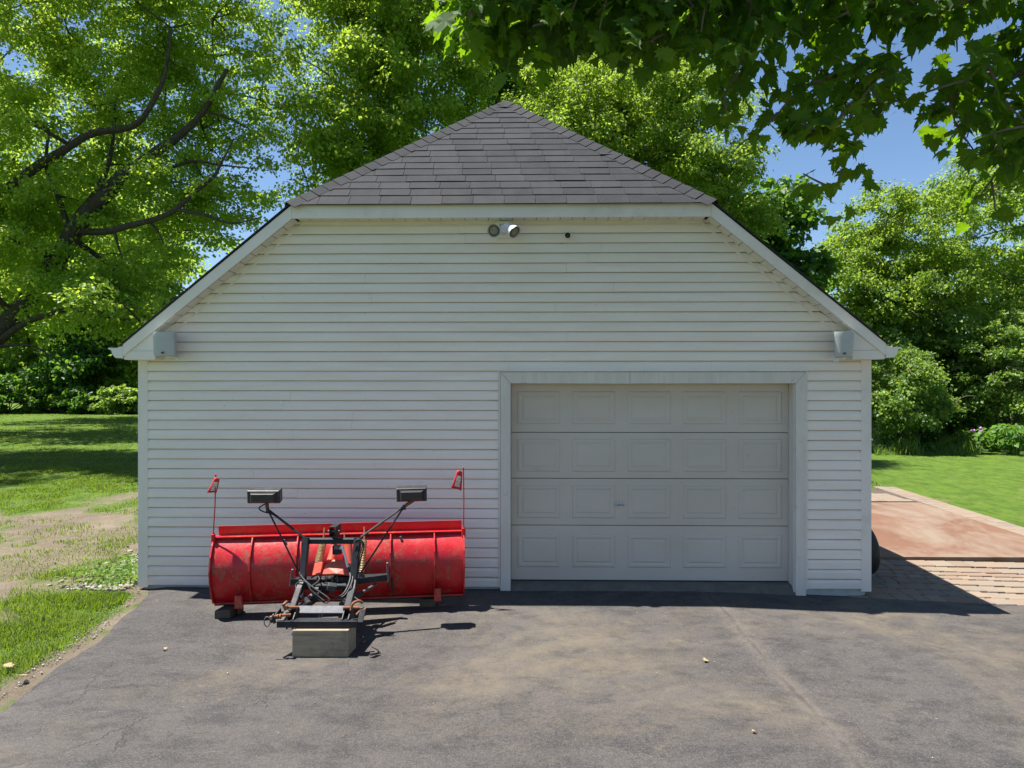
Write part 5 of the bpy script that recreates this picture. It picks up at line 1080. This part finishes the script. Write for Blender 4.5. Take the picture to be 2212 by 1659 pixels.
# ================================================================== GRASS, GRAVEL, LITTER
def blades(name, label, x, y, h, wd, mat, z=None, lean=.45):
    n = len(x); zz = (gz_np(x, y) - .022 + (fbm(x * .9, y * .9, 3) - .47) * .05 * np.clip((-x - 3.9) / 1.2, 0, 1)) if z is None else z
    a = NP.random(n) * 6.283; b = np.stack([x, y, zz - .004], 1); s = np.stack([np.cos(a), np.sin(a), np.zeros(n)], 1) * (wd / 2)[:, None]
    ln = np.stack([np.cos(a + 1.57 + NP.normal(size=n) * .5), np.sin(a + 1.57 + NP.normal(size=n) * .5), np.zeros(n)], 1) * (h * lean * NP.random(n))[:, None]
    mid = b + ln * .4 + np.array([0, 0, 1]) * (h * .6)[:, None]; tip = b + ln + np.array([0, 0, 1]) * h[:, None]
    v = np.stack([b - s, b + s, mid + s * .7, mid - s * .7, tip], 1).reshape(-1, 3); k = np.arange(n)[:, None] * 5
    f = np.concatenate([k + [0, 1, 2], k + [0, 2, 3], k + [3, 2, 4]], 1).reshape(-1, 3)
    o = raw_mesh(name, v, f, mat); tag(o, label, 'grass', kind='stuff'); return o
def scatter(px0, px1, d0, d1, n, bias=1.0):
    d = d0 + (d1 - d0) * NP.random(n) ** bias; px = px0 + (px1 - px0) * NP.random(n); u = (px - CX) / FPX * d
    return CAM.x + RGT.x * u + FWD.x * d, CAM.y + RGT.y * u + FWD.y * d, d
x1, y1_, d1 = scatter(-350, 330, 4.4, 9.5, 150000, 1.1); x2, y2_, d2 = scatter(-300, 320, 9.0, 18, 110000, 1.2); x3, y3_, d3 = scatter(-300, 320, 16, 52, 60000, 1.5)
x = np.concatenate([x1, x2, x3]); y = np.concatenate([y1_, y2_, y3_]); d = np.concatenate([d1, d2, d3])
br_ = bare_np(x, y); tuft = fbm(x * 2.6, y * 2.6, 51); dens = np.clip(1.15 - br_ * 2.0, 0, 1) * np.clip((tuft - .25) * 3.0, .12, 1) + .16 * np.clip((fbm(x * 1.9, y * 1.9, 57) - .46) * 9, 0, 1)
side = drive_edge(np.clip(y, -14, .25)) - x
ok = (NP.random(len(x)) < dens) & ((side > .015 + .05 * NP.random(len(x))) | (y > .3)) & ~((x > -3.80) & (y > -.1))
x, y, d, tuft = x[ok], y[ok], d[ok], tuft[ok]
h = (.022 + .034 * np.clip((tuft - .3) * 2.6, 0, 1)) * (.6 + .8 * NP.random(len(x))); h = np.where(d > 11, h * .8, h)
blades('grass', 'patchy short lawn grass on the left of the driveway', x, y, h, np.maximum(.0055, d / 1100), 'grass_blade', None, 1.1)
x, y, d = scatter(1840, 2420, 9.0, 27, 50000, 1.2)
be = lambda xx: a0.y + (xx - a0.x) * (a1.y - a0.y) / (a1.x - a0.x)
ok = (y > np.where(x < a0.x, a0.y + .25 + (a0.x - x) * 1.0, be(x)) + .03) & (x > 3.9) & (y < 20); x, y, d = x[ok], y[ok], d[ok]
blades('grass', 'mown green lawn grass right of the garage', x, y, .05 * np.clip(fbm(x * 3.3, y * 1.8, 83) * 2.4 - .55, .25, 1.2) * (.5 + NP.random(len(x))), np.maximum(.006, d / 1100), 'grass_blade', None, 1.0)
x, y, d = scatter(1840, 2420, 9.0, 26, 60000, 1.2); cl = fbm(x * 1.6, y * 1.1, 87)
ok = (y > np.where(x < a0.x, a0.y + .25 + (a0.x - x) * 1.0, be(x)) - .05 * NP.random(len(x))) & (x > 3.9) & (y < 20) & (NP.random(len(x)) < np.clip((cl - .50) * 7, .01, 1)); x, y, d = x[ok], y[ok], d[ok]
blades('grass', 'coarser grass tufts standing in the right lawn', x, y, .05 + .06 * NP.random(len(x)), np.maximum(.008, d / 800), 'grass_blade', None, .8)
# taller seed grass by the shrubs' foot
x, y, d = scatter(1890, 2120, 21.2, 22.6, 2600); blades('tall_grass', 'tall pale grass at the foot of the right shrubs', x, y, (.12 + .5 * NP.random(len(x))) * np.clip(fbm(x * 1.7, y * 1.7, 71) * 2.6 - .65, .15, 1), np.full(len(x), .02), 'leaf_shrub', None, .7)
# yellowing weeds and pale gravel along the garage's left side
def weeds(px, py, n, h, mat):
    c = G(px, py, 0); r = .22; x = c.x + NP.normal(size=n) * r; y = c.y + NP.normal(size=n) * r
    ok = (drive_edge(np.clip(y, -14, .25)) - x > .02) & (x < -3.78); return x[ok], y[ok]
ws = [weeds(px, py, n, .1, '') for px, py, n in ((255, 1235, 260), (285, 1250, 240), (240, 1250, 200), (275, 1225, 150), (295, 1262, 120))]
x = np.concatenate([a for a, b in ws]); y = np.concatenate([b for a, b in ws]); n = len(x)
pos = np.stack([x, y, .0 + .10 * NP.random(n) ** 1.6], 1)
lo = leaf_cloud('weed', pos, np.array([0, 0, .9]) + NP.normal(size=(n, 3)) * .5, NP.normal(size=(n, 3)) * np.array([1, 1, .5]), .025 + .035 * NP.random(n), 'leaf_bed', None, .35); tag(lo, 'green weeds in the gravel at the garage corner', 'weeds', kind='stuff')
x = x[::2] + NP.normal(size=len(x[::2])) * .1; y = y[::2] - .05 + NP.normal(size=len(y[::2])) * .1; ok = (drive_edge(np.clip(y, -14, .25)) - x > .02) & (x < -3.8); x, y = x[ok], y[ok]
blades('dry_weed', 'yellow dry weeds at the garage corner', x, y, .05 + .07 * NP.random(len(x)), np.full(len(x), .007), 'dry_weed', None, .9)
ico = bmesh.new(); bmesh.ops.create_icosphere(ico, subdivisions=1, radius=1); IV = np.array([v.co[:] for v in ico.verts]); IF = np.array([[v.index for v in f.verts] for f in ico.faces]); ico.free()
def stones(name, label, x, y, z, s, mat, cat):
    n = len(x); sc = s[:, None] * (.6 + .7 * NP.random((n, 3))) * np.array([1, 1, .6]); V = IV[None] * sc[:, None, :] * (1 + .18 * NP.normal(size=(n, 12, 1)))
    a = NP.random(n) * 6.28; c_, s_ = np.cos(a)[:, None], np.sin(a)[:, None]; V = np.stack([V[..., 0] * c_ - V[..., 1] * s_, V[..., 0] * s_ + V[..., 1] * c_, V[..., 2]], -1) + np.stack([x, y, z], 1)[:, None, :]
    F = IF[None] + (np.arange(n) * 12)[:, None, None]; o = raw_mesh(name, V.reshape(-1, 3), F.reshape(-1, 3), mat); return tag(o, label, cat, kind='stuff')
n = 3000; x = -3.80 - np.abs(NP.normal(size=n)) * .30; y = -.05 + NP.random(n) ** 1.2 * 5.0
ok = (drive_edge(np.clip(y, -14, .25)) - x > .03); x, y = x[ok], y[ok]
stones('gravel', 'pale gravel along the left side of the garage', x, y, np.full(len(x), -.012), .012 + .020 * NP.random(len(x)), 'gravel_stone', 'gravel')
n = 500; d = 4.2 + 3 * NP.random(n); yv = d + CAM.y; x = drive_edge(yv) - np.abs(NP.normal(size=n)) * .10 - .01
stones('grit', 'loose grit and crumbs along the driveway edge', x, yv, np.full(n, -.012), .003 + .007 * NP.random(n) ** 2, 'grit_stone', 'grit')
# scattered crumbs and dry leaves on the asphalt
n = 260; x, y, d = scatter(150, 2200, 3.7, 6.6, n); ok = x > drive_edge(y) + .1; x, y = x[ok], y[ok]
stones('grit', 'scattered small crumbs on the open driveway', x, y, gz_np(x, y) + .003, .0015 + .0045 * NP.random(len(x)) ** 3, 'grit_stone', 'grit')
for px, py, s, rz, lb in ((1528, 1432, .034, .4, 'pale dry leaf lying on the driveway right of centre'), (1632, 1583, .020, 2.0, 'tiny pale leaf curled on the driveway, lower right'), (357, 1406, .028, 1.0, 'brown dry leaf on the driveway, far left'), (60, 1467, .045, 2.2, 'brown fallen leaf at the grass edge of the driveway'), (15, 1450, .05, .3, 'tan fallen leaf in the grass at the left picture edge')):
    c = G(px, py); me = LM[rnd.randrange(7)].copy(); me.materials.clear(); me.materials.append(MAT['litter']); o = link('fallen_leaf', me); o.location = (c.x, c.y, c.z + .012 + (.02 if px < 100 else 0)); o.rotation_euler = (.25, .2, rz); o.scale = (s * 1.6,) * 3; tag(o, lb, 'leaf', 'fallen leaves')
